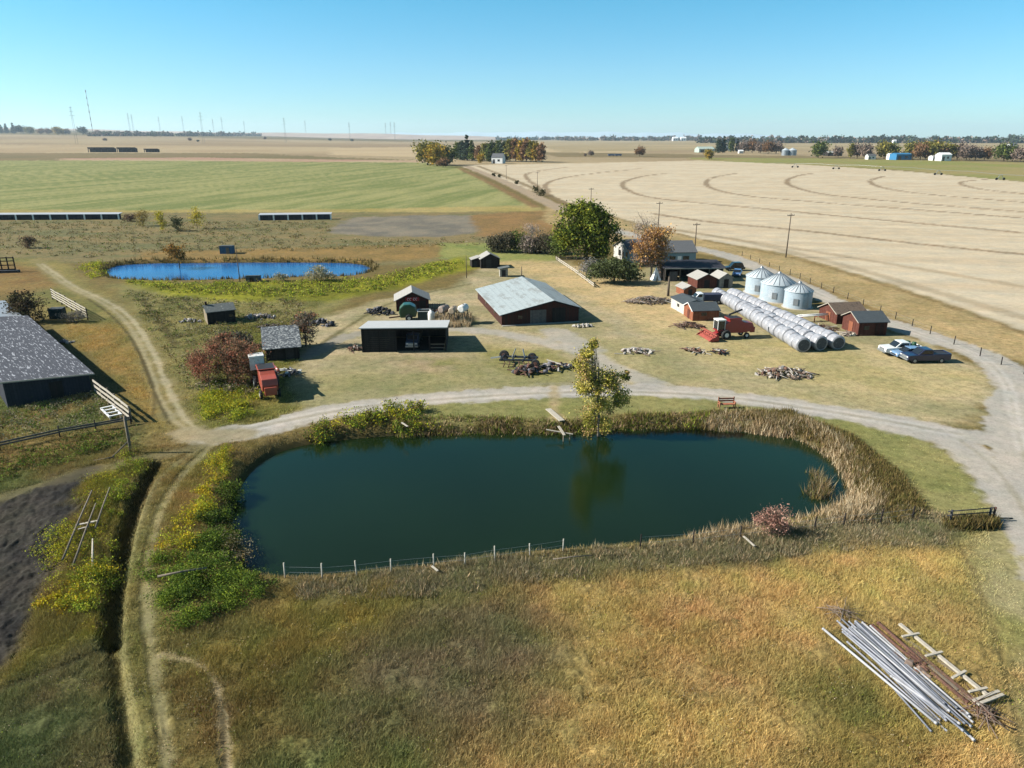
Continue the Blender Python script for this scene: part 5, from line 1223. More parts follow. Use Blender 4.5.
# pipe stack, rusty pipes and timbers (right foreground)
def pipe_heap():
    g = random.Random(8); o = W(906, 673); dv = (W(985,738)-W(846,616)); dv.z = 0; ln = dv.length; dv.normalize(); nv = Vector((-dv.y, dv.x, 0))
    if nv.x < 0: nv = -nv
    PIPE = [plain('grey_white_pipe', alb(168,170,178), .6, .2, 2), plain('dull_pipe', alb(128,132,140), .6, .2, 2), plain('white_pipe', alb(196,196,198), .6, .12, 2)]
    def put(off, along, l, ang, z, r, mat, lab, nm='irrigation_pipe', cat='pipe', grp='pipes in the stack on the meadow', z2=None):
        c = o+nv*off+dv*along; d = Matrix.Rotation(R(ang), 3, 'Z') @ dv
        t = thing(nm, lab, cat, (c.x, c.y, 0), 0, grp); z2 = z if z2 is None else z2
        a, b = -d*l/2, d*l/2
        pts = [a+Vector((0, 0, z+r)), Vector((0, 0, (z+z2)/2+r)), b+Vector((0, 0, z2+r))]
        MB().tube(pts, r, 10).build('tube', mat, t)
        for p, q in ((pts[0], -d), (pts[2], d)): MB().tube([p-q*.12, p+q*.02], r*1.12, 10).build('coupling', mat, t)
    n = 0
    for layer, cnt in ((0, 11), (1, 9), (2, 5)):
        for i in range(cnt):
            off = -1.45+(i+.5*layer)*.21+g.uniform(-.07, .07)+layer*.12
            put(off, g.uniform(-.7, .7), g.uniform(6.8, 8.0), g.uniform(-3, 3), .18+layer*.11, .05+.01*g.random(), PIPE[g.randrange(3)], 'pale aluminium pipe inside the tight stack of irrigation pipes')
    put(-1.95, -.2, 7.8, 4.5, .28, .07, PIPE[2], 'long white pipe lying loose along the left side of the pipe stack', grp=None)
    put(-2.0, 2.2, 3.6, -8, .25, .05, PIPE[1], 'thin pipe angled away from the lower left of the stack', grp=None)
    put(-1.0, 2.2, 3.8, 12, .35, .06, PIPE[2], 'short white pipe crossing the lower end of the stack', grp=None)
    put(-.5, 3.9, 2.0, -3, .1, .07, PIPE[2], 'short white pipe poking out at the lowest end of the stack', grp=None)
    for i, (off, al, l) in enumerate(((.95, -1.9, 3.6), (1.15, .9, 4.0), (1.4, -1.9, 3.8))):
        put(off, al, l, g.uniform(-2, 2), .1, .11, RUST, ['rusty pipe directly against the pale pipe stack', 'lower rusty pipe right of the pale pipe stack', 'second rusty pipe from the pale pipe stack', 'rusty pipe next to the pale timber beams'][i], 'rusty_pipe', 'pipe', None)
    # timber frame
    t = thing('timber_frame', 'pale timber frame with crossed boards right of the rusty pipes', 'timber', o+nv*2.2, math.atan2(dv.y, dv.x))
    m = MB(); m.box((-.3, .35, .28), (6.0, .2, .12)); m.build('beam', BLEACHED, t)
    m = MB(); m.box((1.2, -.5, .16), (5.4, .2, .14)); m.build('beam', BROWNBR, t)
    m = MB(); m.box((-.7, -.75, .2), (5.4, .14, .12)); m.build('beam', GREYTIMBER, t)
    m = MB(); m.bar((-2.4, -.2, .1), (2.8, .75, .12), .16, .1); m.build('beam', GREYTIMBER, t); m = MB(); m.bar((-1.6, -1.0, .1), (3.0, -.55, .2), .14, .1); m.build('beam', BROWNBR, t)
    for x in (-2.2, -.5, 1.2, 2.4): MB().box((x, .1, .38), (.14, 1.2, .07), R(random.uniform(-14, 14))).build('board', BLEACHED, t)
    for x in (2.9, 3.15): MB().box((x, .1, .42), (.16, 1.9, .08), R(6)).build('board', BLEACHED, t)
pipe_heap()
heap('scrap_heap', 'rusty couplings and twigs among the rusty pipes', 'scrap heap', (908, 668), 1.3, .6, .3, 18, [BROWNBR, BRUSH], 31, ('branch', 'branch', 'rock'), R(-60), .5)
heap('brush_pile', 'bare grey twigs at the upper tip of the pipe stack', 'brush pile', (842, 616), .5, .4, .4, 24, [BRUSH, GREYTIMBER], 32, ('branch',), 0, .4)
heap('brush_pile', 'brown twigs at the lower end of the pipe stack', 'brush pile', (978, 712), .6, .8, .35, 40, [BROWNBR, BRUSH], 33, ('branch',), 0, .4)
# poles and boards on the weeds, left
def lying(name, label, cat, a, b, r, mat, z=.45, z2=None, flat=None, grp=None):
    A, B = W(*a), W(*b); t = thing(name, label, cat, (A.x, A.y, 0), 0, grp); d = B-A; z2 = z if z2 is None else z2
    m = MB()
    if flat: m.bar((0, 0, z), (d.x, d.y, z2), *flat)
    else: m.tube([(0, 0, z), (d.x*.5, d.y*.5, (z+z2)/2+.05), (d.x, d.y, z2)], [r, r*.9, r*.75], 8)
    m.build('pole' if not flat else 'board', mat, t)
lying('wooden_pole', 'left one of three long grey poles lying on the yellow weeds', 'pole', (64,566), (93,496), .075, GREYTIMBER, .5)
lying('wooden_pole', 'middle one of three long grey poles lying on the yellow weeds', 'pole', (74,573), (97,509), .075, GREYTIMBER, .5)
lying('wooden_pole', 'right one of three long grey poles, nearest the ditch', 'pole', (97,535), (111,494), .07, GREYTIMBER, .6)
lying('wooden_pole', 'short pale pole below the right long pole', 'pole', (94,574), (94,545), .07, BLEACHED, .5)
lying('white_board', 'white board lying across the long poles, upper one', 'board', (77,531), (99,526.5), .1, BLEACHED, .5, None, (.22, .05))
lying('white_board', 'second white board just below the upper one across the poles', 'board', (79,535), (90,532), .1, BLEACHED, .48, None, (.16, .05))
lying('log', 'bare grey log on the green thicket at the near left of the pond', 'log', (160,589), (209,580), .08, GREYTIMBER, .95)
lying('white_board', 'white board on the weeds below the red shrub', 'board', (743,541), (754,551), .1, BLEACHED, .4, None, (.15, .05))
lying('white_board', 'small white board among the dark weeds on the far left bank', 'board', (402,428), (408,432), .1, BLEACHED, .6, None, (.18, .05))
lying('white_board', 'short white board at the foot of the near bank fence', 'board', (432,571), (438,576), .1, BLEACHED, .4, None, (.14, .05))
lying('log', 'thin pale log along the near bank below the fence posts', 'log', (553,563), (592,559), .05, GREYTIMBER, .3)
lying('plank', 'pale weathered plank lying on the lawn above the dock boards', 'plank', (548,410), (562,422), .1, BLEACHED, .14, None, (.6, .08))
t = thing('dock', 'crossed white dock boards at the far edge of the long pond', 'dock', W(560, 430), 0)
z = -.35
MB().bar((-1.4, .2, z+.32), (1.3, -.25, z), .16, .06).build('board', BLEACHED, t); MB().bar((-.1, .8, z+.45), (.4, -.8, z+.12), .26, .06).build('board', BLEACHED, t)
for x, y in ((.3, -.8), (1.0, -.2)): MB().tube([(x, y, -1.8), (x, y, z+.05)], .06, 7).build('leg', GREYTIMBER, t)
# bench beside the road
t = thing('wooden_bench', 'red brown wooden bench beside the road above the reeds', 'bench', W(726.5, 408), R(4))
OR_ = plain('bench_timber', alb(190,122,90), .85, .2, 5)
MB().box((0, 0, .48), (1.8, .55, .07)).build('seat', OR_, t)
for z in (.75, 1.0): MB().box((0, .3, z), (1.8, .06, .16)).build('backrest', OR_, t)
for x in (-.85, .85):
    m = MB(); m.box((x, -.22, .33), (.1, .1, .7)); m.box((x, .3, .6), (.1, .1, 1.2)); m.box((x, .03, .7), (.12, .65, .06)); m.build('leg', OR_, t)
# white tent
t = thing('tent', 'small white tent under the orange tree', 'tent', W(655.5, 280), R(10))
MB().add([(-.9, -.9, 0), (.9, -.9, 0), (.9, .9, 0), (-.9, .9, 0), (0, 0, 2.8)], [(0,1,4),(1,2,4),(2,3,4),(3,0,4)]).build('canvas', WHITE, t)
MB().prism([(-.3, 0), (.3, 0), (0, 1.3)], 'y', -.92, -.9).build('flap', FOUND, t)
MB().tube([(0, 0, 0), (0, 0, 3.0)], .04, 6).build('pole', GREYTIMBER, t)

# ================================================================== trees
def T(*a, **k): return tree(*a, **k)
POP = [alb(190,178,80), alb(166,160,74), alb(136,134,62), alb(206,190,104), alb(180,150,100)]
T('poplar_tree', 'tall thin yellow green poplar standing at the edge of the long pond', 'tree', W(599, 428), 11.4,
  [(-1.62, 0, 8.59, 1.05, 1.05, 1.43, 2.2), (-0.9720000000000001, 0, 10.4, 0.525, 0.525, 0.88, 0.7), (-1.08, 0, 6.33, 1.26, 1.1550000000000002, 1.21, 1.6), (0.648, 0, 6.78, 1.3650000000000002, 1.26, 1.43, 1.8), (1.7280000000000002, 0.2, 5.2, 0.8400000000000001, 0.9450000000000001, 1.65, 1.1), (2.2680000000000002, 0, 7.46, 0.63, 0.63, 0.55, 0.5), (-0.10800000000000001, 0, 4.29, 1.26, 1.1550000000000002, 1.21, 0.9), (-0.9720000000000001, 0, 2.71, 0.9450000000000001, 0.9450000000000001, 1.65, 1.1), (0.756, 0, 2.26, 1.05, 1.05, 1.54, 0.9)], 16000, .17, POP, .17, GREYBARK, 20, 3, twig=4, clump=.26, fork=.12, ncl=150)
MAP = [alb(92,106,44), alb(70,84,38), alb(118,128,52), alb(150,150,58), alb(58,70,34)]
T('maple_tree', 'big round green tree beside the farmhouse', 'tree', W(586, 263), 13.2,
  [(0, 0, 9.2, 6.2, 5.5, 4.6), (-4.6, 0, 6.8, 3.6, 4, 3.4), (4.5, 0, 7.4, 3.2, 4, 3.6), (0, 0, 5.0, 6.0, 5, 3.2), (-2, 0, 11.5, 3, 3, 2.4), (2.2, 0, 12.0, 2.8, 2.8, 2.0)], 15000, .5, MAP, .45, BARK, 14, 4, twig=1, clump=.21, ncl=150)
T('orange_tree', 'orange autumn tree with bare brown twigs in front of the farmhouse', 'tree', W(650.5, 279), 11.5,
  [(-.6, 0, 7.6, 3.4, 3, 3.0), (1.4, 0, 9.0, 2.8, 2.6, 2.2), (-2.4, 0, 5.4, 2.2, 2, 2.4), (1.6, 0, 5.4, 2.4, 2, 2.6), (0, 0, 3.6, 2.2, 1.8, 1.8, 3)], 7000, .34, [alb(178,132,78), alb(160,116,74), alb(154,126,98), alb(146,122,106), alb(190,148,88)], .28, GREYBARK, 18, 5, twig=4, clump=.22)
T('bare_tree', 'bare grey tree standing behind the orange tree', 'tree', W(645, 247), 9.5,
  [(0, 0, 6.0, 3.4, 3, 3.2), (-1.6, 0, 4, 2.2, 2, 2.4), (2, 0, 4.4, 2.2, 2, 2.4)], 900, .26, [alb(176,160,148), alb(150,134,124)], .2, GREYBARK, 24, 6, twig=7, clump=.3)
T('crab_apple', 'low wide dark green shrub with a short trunk in front of the garden fence', 'shrub', W(614, 283), 5.0,
  [(0, 0, 3.0, 4.6, 3.2, 1.9), (-3, 0, 2.6, 2.6, 2.4, 1.6), (3.4, 0, 2.2, 2.6, 2.2, 1.4), (.4, 0, 4.0, 2.4, 2, .9), (-4.4, 0, 1.4, 1.4, 1.4, .9), (4.8, 0, 1.5, 1.2, 1.2, .8)], 9000, .34, [alb(96,104,66), alb(78,86,54), alb(118,124,88), alb(66,72,44)], .22, BARK, 12, 7, twig=2, clump=.24, fork=.2)
T('grey_shrub', 'grey leafless shrub left of the wide dark green shrub', 'shrub', W(589, 276), 3.6,
  [(0, 0, 1.9, 2.6, 2.2, 1.6)], 1500, .26, [alb(138,134,132), alb(120,118,112), alb(152,148,140)], .12, GREYBARK, 14, 8, twig=4, clump=.3, fork=.1)
T('garden_shrub', 'olive green shrub between the big green tree and the white gable', 'shrub', W(600, 262), 4.4, [(0, 0, 2.6, 2.0, 1.8, 2.3)], 1600, .4, [alb(112,124,52), alb(92,104,48), alb(130,136,64)], .12, BARK, 8, 9, fork=.1)
for i, (px, py, h_, r_, pl, lab) in enumerate(((497, 252, 4.6, 2.4, 0, 'leftmost grey bush of the hedge row left of the big tree'), (508, 252, 5.0, 2.6, 0, 'dark brown bush second from the left in the hedge row'), (519, 252, 5.6, 2.8, 1, 'green bush in the middle of the hedge row'), (530, 253, 4.4, 2.6, 2, 'pinkish grey bush right of the green one in the hedge row'), (541, 253, 4.8, 2.6, 0, 'dark bush fifth in the hedge row'), (552, 254, 4.8, 2.6, 0, 'dark bush at the right end of the hedge row'), (560, 258, 6.4, 2.4, 1, 'tall green bush touching the big green tree'))):
    pal = ([alb(92,88,70), alb(78,76,58), alb(112,104,88)], [alb(98,112,58), alb(80,92,48), alb(118,128,70)], [alb(156,140,130), alb(132,120,108)])[pl]
    T('hedge_bush', lab, 'bush', W(px, py), h_, [(0, 0, h_*.5, r_, r_*.9, h_*.46)], 2400, .38, pal, .12, BARK, 9, 20+i, 'bushes in the hedge row by the lawn', 2, .28, .1)
T('bare_tree', 'slender bare pinkish tree rising from the hedge row', 'tree', W(532, 250), 7.5, [(0, 0, 5, 1.6, 1.4, 2.4)], 500, .26, [alb(176,160,150)], .12, GREYBARK, 16, 28, twig=5, clump=.3)
RB = [alb(162,104,82), alb(146,102,82), alb(172,122,96), alb(134,110,86), alb(116,106,74)]
T('red_bush', 'big russet red bush left of the ruined shed', 'bush', W(229, 384), 6.4, [(0, 0, 2.9, 4.0, 3.0, 2.6), (-2.8, 0, 2.4, 2.4, 2.2, 2.0), (2.4, -.4, 2.6, 2.4, 2.2, 2.2), (-.4, 1, 4.3, 2.6, 2, 1.7), (-1, 2.5, 4.6, 1, 1, 1.2, 2)], 22000, .17, RB, .18, BARK, 26, 31, twig=5, clump=.17, fork=.08, ncl=130)
undergrowth('bush_weeds', 'olive grey weeds at the foot of the red bush', 'weeds', [(205,378),(232,386),(262,388),(262,398),(225,394),(202,390)], 3500, .9, .18, GREYW+GRN[:2], 65)
T('dark_bush', 'dark grey shrub behind the red bush beside the ruined shed', 'bush', W(240, 347), 2.6, [(0, 0, 1.4, 2.8, 1.8, 1.2)], 1300, .26, [alb(84,80,72), alb(98,94,80)], .1, BARK, 8, 32, twig=2, fork=.1)
T('orange_shrub', 'half bare orange and grey shrub at the right of the ruined shed', 'shrub', W(306, 346), 5.2, [(0, 0, 2.6, 1.9, 1.7, 2.2), (.4, 0, 4.0, 1.5, 1.3, 1.2), (-1.2, 0, 3.4, 1.2, 1, 1.2)], 2400, .24, [alb(160,110,84), alb(126,112,96), alb(140,124,108), alb(108,100,84)], .14, BARK, 16, 33, twig=3, fork=.1)
T('dark_bush', 'dark brown bush beside the roof of the weathered barn', 'bush', W(30, 322), 5.4, [(0, 0, 2.4, 3.2, 2.6, 2.2), (-1, 0, 3.6, 2, 1.8, 1.5)], 2600, .3, [alb(74,66,52), alb(92,78,60), alb(80,80,50), alb(60,54,44)], .15, BARK, 12, 34, twig=3, fork=.1)
T('grey_shrub', 'low grey shrub right of the teal crate', 'shrub', W(74, 322), 2.2, [(0, 0, 1.0, 2.0, 1.2, .9)], 1100, .22, [alb(136,130,118), alb(116,110,98)], .08, GREYBARK, 8, 35, twig=3, fork=.1)
T('red_shrub', 'pinkish red shrub at the near right edge of the long pond', 'shrub', W(771, 536), 2.6, [(0, 0, 1.35, 1.15, .9, .95), (.6, 0, 1.7, .7, .6, .7), (-.6, 0, 1.5, .7, .6, .7)], 3000, .11, [alb(170,128,112), alb(152,112,98), alb(186,148,130), alb(132,104,88)], .06, BARK, 14, 36, twig=3, fork=.08, clump=.28)
T('amber_tree', 'amber tree mirrored in the left part of the blue pond', 'tree', W(179, 265), 7.2, [(0, 0, 4.4, 2.6, 2.2, 2.2), (-1.4, 0, 5.2, 1.6, 1.4, 1.2)], 1300, .36, [alb(150,108,56), alb(122,96,52), alb(176,132,60), alb(96,82,48)], .14, BARK, 12, 37, twig=2)
T('pale_shrub', 'pale grey shrub at the near edge of the blue pond', 'shrub', W(317, 281), 3.2, [(0, 0, 1.6, 2.4, 1.8, 1.4), (2.6, 0, 1.2, 1.6, 1.4, 1.0)], 1800, .26, [alb(186,176,148), alb(160,152,118), alb(140,138,96)], .08, GREYBARK, 10, 38, twig=3, fork=.1)
T('pale_shrub', 'small pale shrub left of the larger pale shrub at the blue pond', 'shrub', W(281, 281), 1.9, [(0, 0, 1.0, 1.4, 1.1, .8)], 600, .24, [alb(176,170,146), alb(146,142,108)], .06, GREYBARK, 6, 39, fork=.1)
for i, (px, py, h_, r_, pal, lab) in enumerate(((143, 226, 5.2, 2.4, [alb(160,140,78), alb(140,122,72)], 'tan bush at the right end of the long row of bales beyond the blue pond'), (163, 231, 6.4, 1.7, [alb(180,168,60), alb(156,148,56)], 'yellow bush second in the row beyond the blue pond'), (177, 231, 5.2, 2.1, [alb(104,104,74), alb(88,92,62)], 'dark grey green bush between two yellow bushes'), (197.5, 229, 7.4, 1.9, [alb(200,180,64), alb(176,160,60), alb(150,146,58)], 'bright yellow bush at the right of the row beyond the blue pond'), (30, 248, 3.6, 1.8, [alb(126,104,84), alb(112,96,74)], 'small brown bush in the rough left of the blue pond'), (130, 221.5, 2.4, 2.2, [alb(120,96,78), alb(104,86,68)], 'low dark brown bush right of the long row beyond the pond'))):
    T('meadow_bush', lab, 'bush', W(px, py), h_, [(0, 0, h_*.52, r_, r_*.8, h_*.46)], 900, .36, pal, .09, BARK, 9, 50+i, 'bushes in the rough beyond the blue pond', 2, .3, .1)
for i, (px, py, h_, lab) in enumerate(((535, 193, 3.4, 'left one of two dark bushes beside the far field road'), (542, 196, 3.8, 'right one of two dark bushes beside the far field road'), (494, 176.5, 2.6, 'small dark bush at the far field road'), (499, 177.5, 2.6, 'small dark bush just right of another at the far field road'), (517, 184, 2.2, 'tiny lone bush between the dark roadside bushes'))):
    T('roadside_bush', lab, 'bush', W(px, py), h_, [(0, 0, h_*.5, h_*.55, h_*.5, h_*.46)], 420, .5, [alb(84,80,52), alb(70,70,44)], .1, BARK, 6, 60+i, 'dark bushes along the far field road', 1, .3, .1)

# ------------------------------------------------------------------ far trees: a few kinds, copied
def far_proto(kind, i):
    g = np.random.default_rng(i)
    if kind == 'spruce': bl = [(0, 0, 3+2.1*k, 2.3-.36*k, 2.3-.36*k, 1.4, (2.3-.36*k)**2) for k in range(6)]; h = 14; nm = 'spruce_tree'
    elif kind == 'poplar': bl = [(0, 0, 6, 2.0, 2.0, 5.0), (.4, 0, 10, 1.4, 1.4, 3.6)]; h = 14; nm = 'poplar_tree'
    else: bl = [(0, 0, 7.5, 5, 4.6, 4.0), (-2.5, 0, 5, 3.4, 3, 3), (2.6, 0, 5.4, 3.2, 3, 3.4)]; h = 12; nm = 'round_tree'
    return nm, h, bl
PALS = {'dark': [alb(68,80,62), alb(58,70,58), alb(80,90,68)], 'green': [alb(92,104,54), alb(76,88,48), alb(112,118,62)], 'gold': [alb(186,146,60), alb(164,140,58), alb(140,128,56)], 'brown': [alb(134,102,74), alb(118,94,70), alb(150,116,84)], 'olive': [alb(130,124,62), alb(110,108,56), alb(150,138,68)], 'bare': [alb(150,132,120), alb(132,116,104), alb(118,104,92)]}
PROTO = {}
GL_ = 'trees on the far left plain'
def far_tree(kind, tone, base, hpx, label, group, wide=1.0):
    p = W(*base); d = p.length; h = hpx*d/FOC*(.78 if group == GL_ else 1)
    if (kind, tone) not in PROTO:
        nm, h0, bl = far_proto(kind, len(PROTO)+70)
        t = tree(nm, label, 'tree', p, h0, bl, 1300 if kind != 'round' else 1700, 1.3, PALS[tone], .3, BARK, 6, 70+len(PROTO), group, 0, .36, ncl=70)
        PROTO[(kind, tone)] = (t, h0)
        t.scale = (h/h0*wide, h/h0*wide, h/h0); t.location = (p.x, p.y, p.z-.3); return t
    t0, h0 = PROTO[(kind, tone)]
    o = copy_tree(t0, (p.x, p.y, p.z-.3), RNG.random()*6.28, (h/h0*wide, h/h0*wide, h/h0), label); o['group'] = group; return o
GW = 'trees of the windbreak at the far road'
wb = [('round','olive',(428,165),21,'olive round tree at the left end of the far windbreak',1.1),('round','gold',(437,166),20,'golden round tree second from the left in the far windbreak',1.0),('round','green',(446,165),18,'green round tree right of the golden one in the far windbreak',1.0),('round','brown',(443,167.5),9,'low dark bush in front of the golden windbreak tree',1.2)]
for k, px in enumerate((457, 462, 467, 472, 478, 484, 489)): wb.append(('spruce' if k in (2,3) else 'poplar', ('green','dark','dark','green','brown','olive','green')[k], (px, 160+.3*k), (17,19,22,20,15,17,17)[k], f'{("bushy green","dark green","tallest dark spruce like","slim green","thin brown","olive","mid green")[k]} tree left of the far white house', 1.0))
for k, px in enumerate((492, 499, 505, 510, 516, 521, 526, 531, 536, 541)): wb.append(('poplar', ('dark','green','dark','olive','brown','gold','brown','olive','gold','brown')[k], (px, 161+.15*k), (19,20,20,21,22,21,22,20,19,18)[k], f'{("dark","green","deep green","olive","brown","golden","russet","olive brown","pale gold","reddish brown")[k]} poplar behind or right of the far white house', 1.1))
for kd, tone, b_, hp_, lab, wd in wb: far_tree(kd, tone, b_, hp_, lab, GW, wd)
far_tree('round', 'gold', (480, 163.5), 9, 'small orange tree left of the far white house', GW, .8)
GL_ = 'trees on the far left plain'
GR_ = 'scattered trees along the right farmsteads'
g = random.Random(3)
for px, py, hp_, kd, tone, lab in ((639.5,156.5,9,'round','brown','lone russet tree on the far stubble'),(709,159.5,9,'round','gold','lone yellow tree left of the far grain bins'),(591,156,5,'round','bare','small bush on the far stubble'),(585,156.5,3,'round','bare','tiny bush left of the small far bush'),
    (718,153,13,'poplar','dark','dark tree beside the far pale green shed'),(723,153,14,'spruce','dark','dark spruce beside the far pale green shed'),(731,152,13,'poplar','green','green tree behind the far white shed'),(737,152,11,'spruce','dark','dark spruce right of the far white shed'),(744,153,10,'round','bare','bare tree right of the far spruces'),(752,153,11,'round','brown','brown tree among the far bare trees'),(760,153.5,10,'round','bare','bare tree left of the far grain bins'),(768,154,11,'round','brown','russet tree left of the far grain bins'),(776,154,10,'round','bare','bare tree touching the far grain bins'),
    (818,158,14,'round','green','dense green tree right of the far grain bins'),(850,158.5,13,'poplar','olive','olive tree left of the far cream shed'),(857,158.5,12,'round','bare','bare tree near the far cream shed'),(866,159,12,'round','bare','bare tree behind the far cream shed'),(884,159,14,'round','olive','olive tree between cream shed and blue hall'),(890,159,13,'round','green','green tree left of the blue hall'),(912,159.5,14,'round','olive','olive tree right of the blue hall'),(920,160,14,'round','brown','brown tree right of the blue hall'),(930,160,15,'round','olive','tall olive tree between the blue and white halls'),(938,160,13,'round','brown','brown tree behind the far white hall'),(948,160,13,'round','olive','olive tree behind the far white hall'),(957,160,13,'round','bare','bare tree right of the far white hall'),(966,160.5,12,'round','bare','bare grey tree second right of the white hall'),(975,160.5,11,'round','bare','bare grey tree third right of the white hall'),(984,160.5,10,'round','brown','brown grey tree left of the dense green one'),(1003,161.5,14,'round','green','dense green tree near the right edge'),(1012,161.5,11,'round','bare','bare tree near the right edge'),(1020,162,11,'round','bare','bare tree at the right edge'),(1040,162,12,'round','olive','olive tree beyond the right edge'),(838,157.5,9,'round','bare','bare tree left of the far olive tree')):
    far_tree(kd, tone, (px, py), hp_, lab, GR_)
GL_ = 'trees on the far left plain'
for px, py, hp_, kd, tone, lab in ((2,133.5,8,'spruce','dark','dark spruce at the far left edge'),(7,133.5,9,'spruce','dark','second dark spruce at the far left'),(14,133.8,10,'spruce','dark','third dark spruce at the far left'),(21,133.8,8,'round','dark','round dark tree right of the far spruces'),(30,134,7,'round','olive','yellow olive tree right of the far spruces'),(41,134.5,6,'round','brown','low brown tree at the far left'),(49,134.5,6,'round','brown','brown tree left of the gold one'),(59,135,8,'round','gold','gold tree at the far left'),(66,135,6,'round','bare','bare tree under the first pylon'),(83,135,8,'round','dark','dark tree right of the first pylon'),(98,135.5,5,'round','bare','bare tree below the radio mast'),(110,136,5,'round','dark','low dark tree right of the radio mast'),(118,136,5,'round','bare','bare tree left of the pylon pair'),(155,137,4,'round','dark','low dark tree right of the pylon pair'),(105,141,3,'round','bare','bush on the pale field above the shelters'),(190,141,3.5,'round','bare','bush near the small white field house'),(198,142,2.5,'round','dark','dark bush below the tallest pylon'),(265,139.5,3,'round','bare','bush left of the middle pylon'),(330,141,3,'round','dark','dark bush right of the middle pylon'),(352,141.5,3,'round','dark','dark bush below the slim pylon')):
    far_tree(kd, tone, (px, py), hp_, lab, GL_, 1.3)
def treeline(name, label, pxs, y0, hpx, pal, n, seed):
    pxs = np.linspace(pxs[0], pxs[-1], len(pxs)*2); n = n*3
    g = np.random.default_rng(seed); V = []; C = []; F = []; B = []
    for px in pxs:
        p = W(px+g.normal()*2, y0+g.normal()*.12); k = p.length/FOC; h = hpx*k*(.5+.8*g.random())
        B.append((p.x, p.y, p.z+h*.5, 3.2*k, 3*k, h*.5, 1))
    V, F, C = leaf_cloud(n, B, 1.6*k, pal, .3, seed=seed, ncl=len(pxs)*8)
    tag(mesh_obj(name, V, F, 4, LEAF, C), label, 'tree line', kind='stuff')
treeline('far_treeline', 'dark distant tree line along the right horizon', np.arange(700, 1060, 4), 143, 4.5, PALS['dark']+PALS['bare'][:1], 9000, 3)
treeline('far_treeline', 'faint distant tree line left of the yellow tree', np.arange(560, 705, 5), 140.6, 3, PALS['dark']+PALS['bare'], 2500, 4)
treeline('far_treeline', 'thin distant tree line right of the windbreak', np.arange(500, 560, 6), 140.0, 2.2, PALS['dark'], 700, 5)
treeline('far_treeline', 'brushy line along the far left plain', np.arange(90, 260, 6), 136, 2.6, PALS['bare']+PALS['dark'], 1500, 6)

# ------------------------------------------------------------------ far buildings
def far_building(name, label, base, wpx, hpx, ridge, wall, roof, dpx=None, cat='shed', rz=0.12, door=True):
    p = W(*base); k = p.length/FOC; w_, h_, r_ = wpx*k, hpx*k, ridge*k; D = (dpx or wpx*.7)*k
    holes = [('door', 'front', w_*.12, 0, w_*.2, h_*.7, GREYDOOR), ('window', 'front', w_*.55, h_*.35, w_*.2, h_*.35, GLASS)] if door else []
    return building(name, label, cat, p, None, D, [(0, h_), (D/2, h_+r_), (D, h_)], 'x', wall, roof, .3, .25, holes, rz=rz, L_=w_)
PGREEN = plain('pale_green_metal', alb(196,212,198), .6, .08); BLUEM = plain('bright_blue_cladding', alb(64,140,190), .6, .08)
far_building('far_farmhouse', 'white house in front of the far windbreak', (491.5, 163.5), 11, 5.5, 3.5, WHITE, GREYROOF, 9, 'house', -.3)
far_building('far_shed', 'pale green roofed shed beside the far dark spruces', (699, 152.5), 15, 3, 2, PGREEN, PGREEN, 12)
far_building('far_shed', 'white shed among the far dark spruces', (725, 150.5), 8, 4, 2, WHITE, GREYROOF)
far_building('far_shed', 'cream shed left of the far blue hall', (868, 159.5), 7, 3, 1.5, CABW, GREYROOF)
far_building('far_hall', 'bright blue hall among the far right trees', (896, 160), 14, 4.5, 1, BLUEM, BLUEM, 10, 'hall')
far_building('far_shed', 'white low shed joined to the left of the blue hall', (889, 159.6), 6, 4, 1, WHITE, WHITE)
far_building('far_hall', 'white hall among the far right trees', (941, 161), 9, 5, 1.5, WHITE, WHITE, 8, 'hall')
far_building('far_shed', 'low white annex left of the far white hall', (932.5, 160.5), 8, 3, 1, WHITE, LIGHTROOF)
far_building('far_shed', 'grey roofed shed left of the far olive trees', (828, 156), 13, 2.5, 1.5, DARKWOOD, LIGHTROOF)
far_building('far_shed', 'blue farm shed on the plain right of the middle pylon', (295, 140.5), 5, 1.2, .5, BLUEM, BLUEM)
far_building('far_shed', 'small white field house left of the tallest pylon', (187, 137), 3, 2.4, 1, WHITE, GREYROOF)
far_building('far_shed', 'tiny white house near the far yellow tree', (739, 153.4), 4, 2, 1, WHITE, WHITE)
far_building('far_shed', 'white gabled house near the right edge of the far tree line', (1010, 148.5), 7, 2.5, 1.5, WHITE, GREYROOF)
for k, (px, lab) in enumerate(((673, 'white house on the horizon left of the pair'), (681, 'white house on the horizon right of the other one'), (893, 'white speck of a house in the right tree line'))):
    far_building('far_house', lab, (px, 140.9 if k < 2 else 144), 5 if k < 2 else 3, 2.4, 1.2, WHITE, WHITE, cat='house')
for k, (px, r_, lab) in enumerate(((785, 3.2, 'shiny grain bin left of its taller neighbour in the far farmyard'), (792, 3.6, 'taller shiny grain bin in the far farmyard'))):
    p = W(px, 155.5); q = p.length/FOC
    t = thing('far_grain_bin', lab, 'grain bin', p, 0); MB().lathe([(r_*q, 0), (r_*q, 4.6*q)], 20).build('wall', STEEL, t); MB().lathe([(r_*1.05*q, 4.5*q), (.05, 6.6*q)], 20).build('roof', BINROOF, t)
# truck trailers far on the stubble
for k, px in enumerate((611, 618)):
    p = W(px-3, 156.2); q = p.length/FOC
    t = thing('far_trailer', ('blue grey trailer on the far stubble, left one', 'blue grey trailer on the far stubble, right one')[k], 'trailer', p, .05)
    MB().box((3.1*q, 0, 1.3*q), (6.2*q, 2.4, 1.5*q)).build('box', plain('blue_grey_metal', alb(128,146,176), .6, .1), t)
    m = MB(); [m.wheel((x*q, -1.1, .35*q), .35*q, .4, 'y', 10) for x in (1, 1.8, 5)]; m.build('wheel', RUBBER, t)
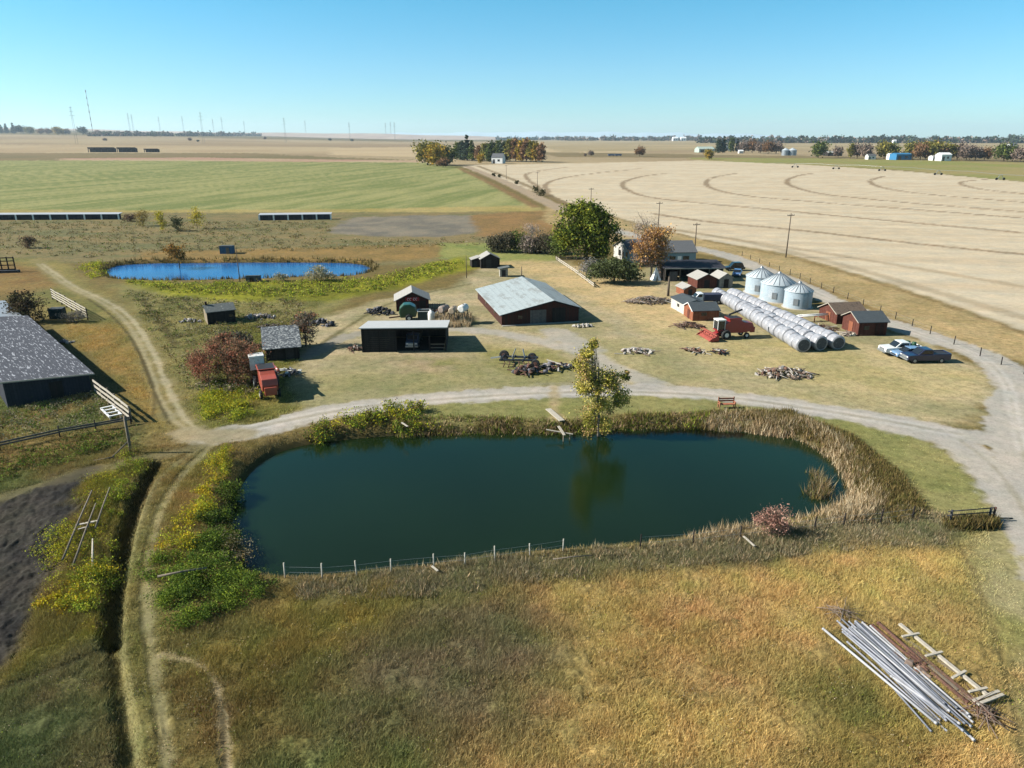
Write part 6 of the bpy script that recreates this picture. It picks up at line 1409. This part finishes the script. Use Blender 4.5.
# cattle shelters far left
for px0, px1, hpx, lab in ((88, 110, 4, 'dark low cattle shelter, longest of the far left ones'), (117, 133, 4, 'dark low cattle shelter on legs in the middle of the far left ones'), (144, 156, 3, 'dark low cattle shelter at the right of the far left ones')):
    p = W(px0, 152.3); q = p.length/FOC; w_ = (px1-px0)*q
    t = thing('cattle_shelter', lab, 'shelter', p, 0, 'cattle shelters on the far left plain')
    MB().prism([(0, hpx*q*.8), (0, hpx*q), (8, hpx*q*.75), (8, hpx*q*.6)], 'x', 0, w_).build('roof', BLACKSTEEL, t); MB().box((w_/2, 7.5, hpx*q*.3), (w_, .5, hpx*q*.6)).build('rear_wall', BLACKSTEEL, t)
    for x in np.linspace(1, w_-1, 5): MB().box((x, .5, hpx*q*.4), (1.2, .8, hpx*q*.8)).build('post', BLACKSTEEL, t)
# long low rows of wrapped feed with posts beyond the pond
def feed_row(a, b, label, segs, ends=1):
    A, B = W(*a), W(*b); d = B-A; ln = d.length; t = thing('feed_shelter', label, 'shelter', A, math.atan2(d.y, d.x), 'long low feed shelters below the green field')
    MB().prism([(0, 1.75), (3.2, 2.1), (3.2, 2.25), (0, 1.95)], 'x', -.2, ln+.2).build('roof', plain('pale_sheet', alb(204,206,210), .6, .08), t)
    MB().box((ln/2, 1.2, .85), (ln, 1.6, 1.75)).build('silage', boards('black_film', (.02, .022, .03), (.04, .042, .052), 'x', 1.4), t)
    for k in range(segs+1): MB().box((ln*k/segs, -.06, .95), (.5, .16, 1.95)).build('post', WHITE, t)
feed_row((-70, 220.5), (119, 219.5), 'long low feed shelter with white posts at the left below the green field', 11)
feed_row((259.5, 220.5), (331, 219.5), 'shorter low feed shelter with white posts below the middle of the green field', 5)
# centre pivot on the stubble
def pivot():
    pts = [W(p, q) for p, q in ((766, 167.2), (795, 167.6), (836, 169.2), (882, 171), (938, 175), (1000, 180), (1070, 186))]
    t = thing('irrigation_pivot', 'long centre pivot irrigation machine on pairs of wheels across the stubble', 'irrigation machine', pts[0])
    rel = [p-pts[0] for p in pts]
    for p in rel[1:]:
        tw = MB(); 
        for s in (-1, 1): tw.bar(p+Vector((s*2.6, s*.4, .6)), p+Vector((s*.3, 0, 3.7)), .25)
        tw.bar(p+Vector((-2.6, -.4, .7)), p+Vector((2.6, .4, .7)), .25)
        o = tw.build('tower', STEEL, t)
        for s in (-1, 1): MB().wheel(p+Vector((s*2.8, s*.4, .75)), .85, .6, 'y', 14).build('wheel', RUBBER, o)
    m = MB()
    for a, b in zip(rel[:-1], rel[1:]):
        m.tube([a+Vector((0, 0, 3.6)), a.lerp(b, .5)+Vector((0, 0, 4.3)), b+Vector((0, 0, 3.6))], .09, 6, False)
    m.build('pipe', STEEL, t)
pivot()
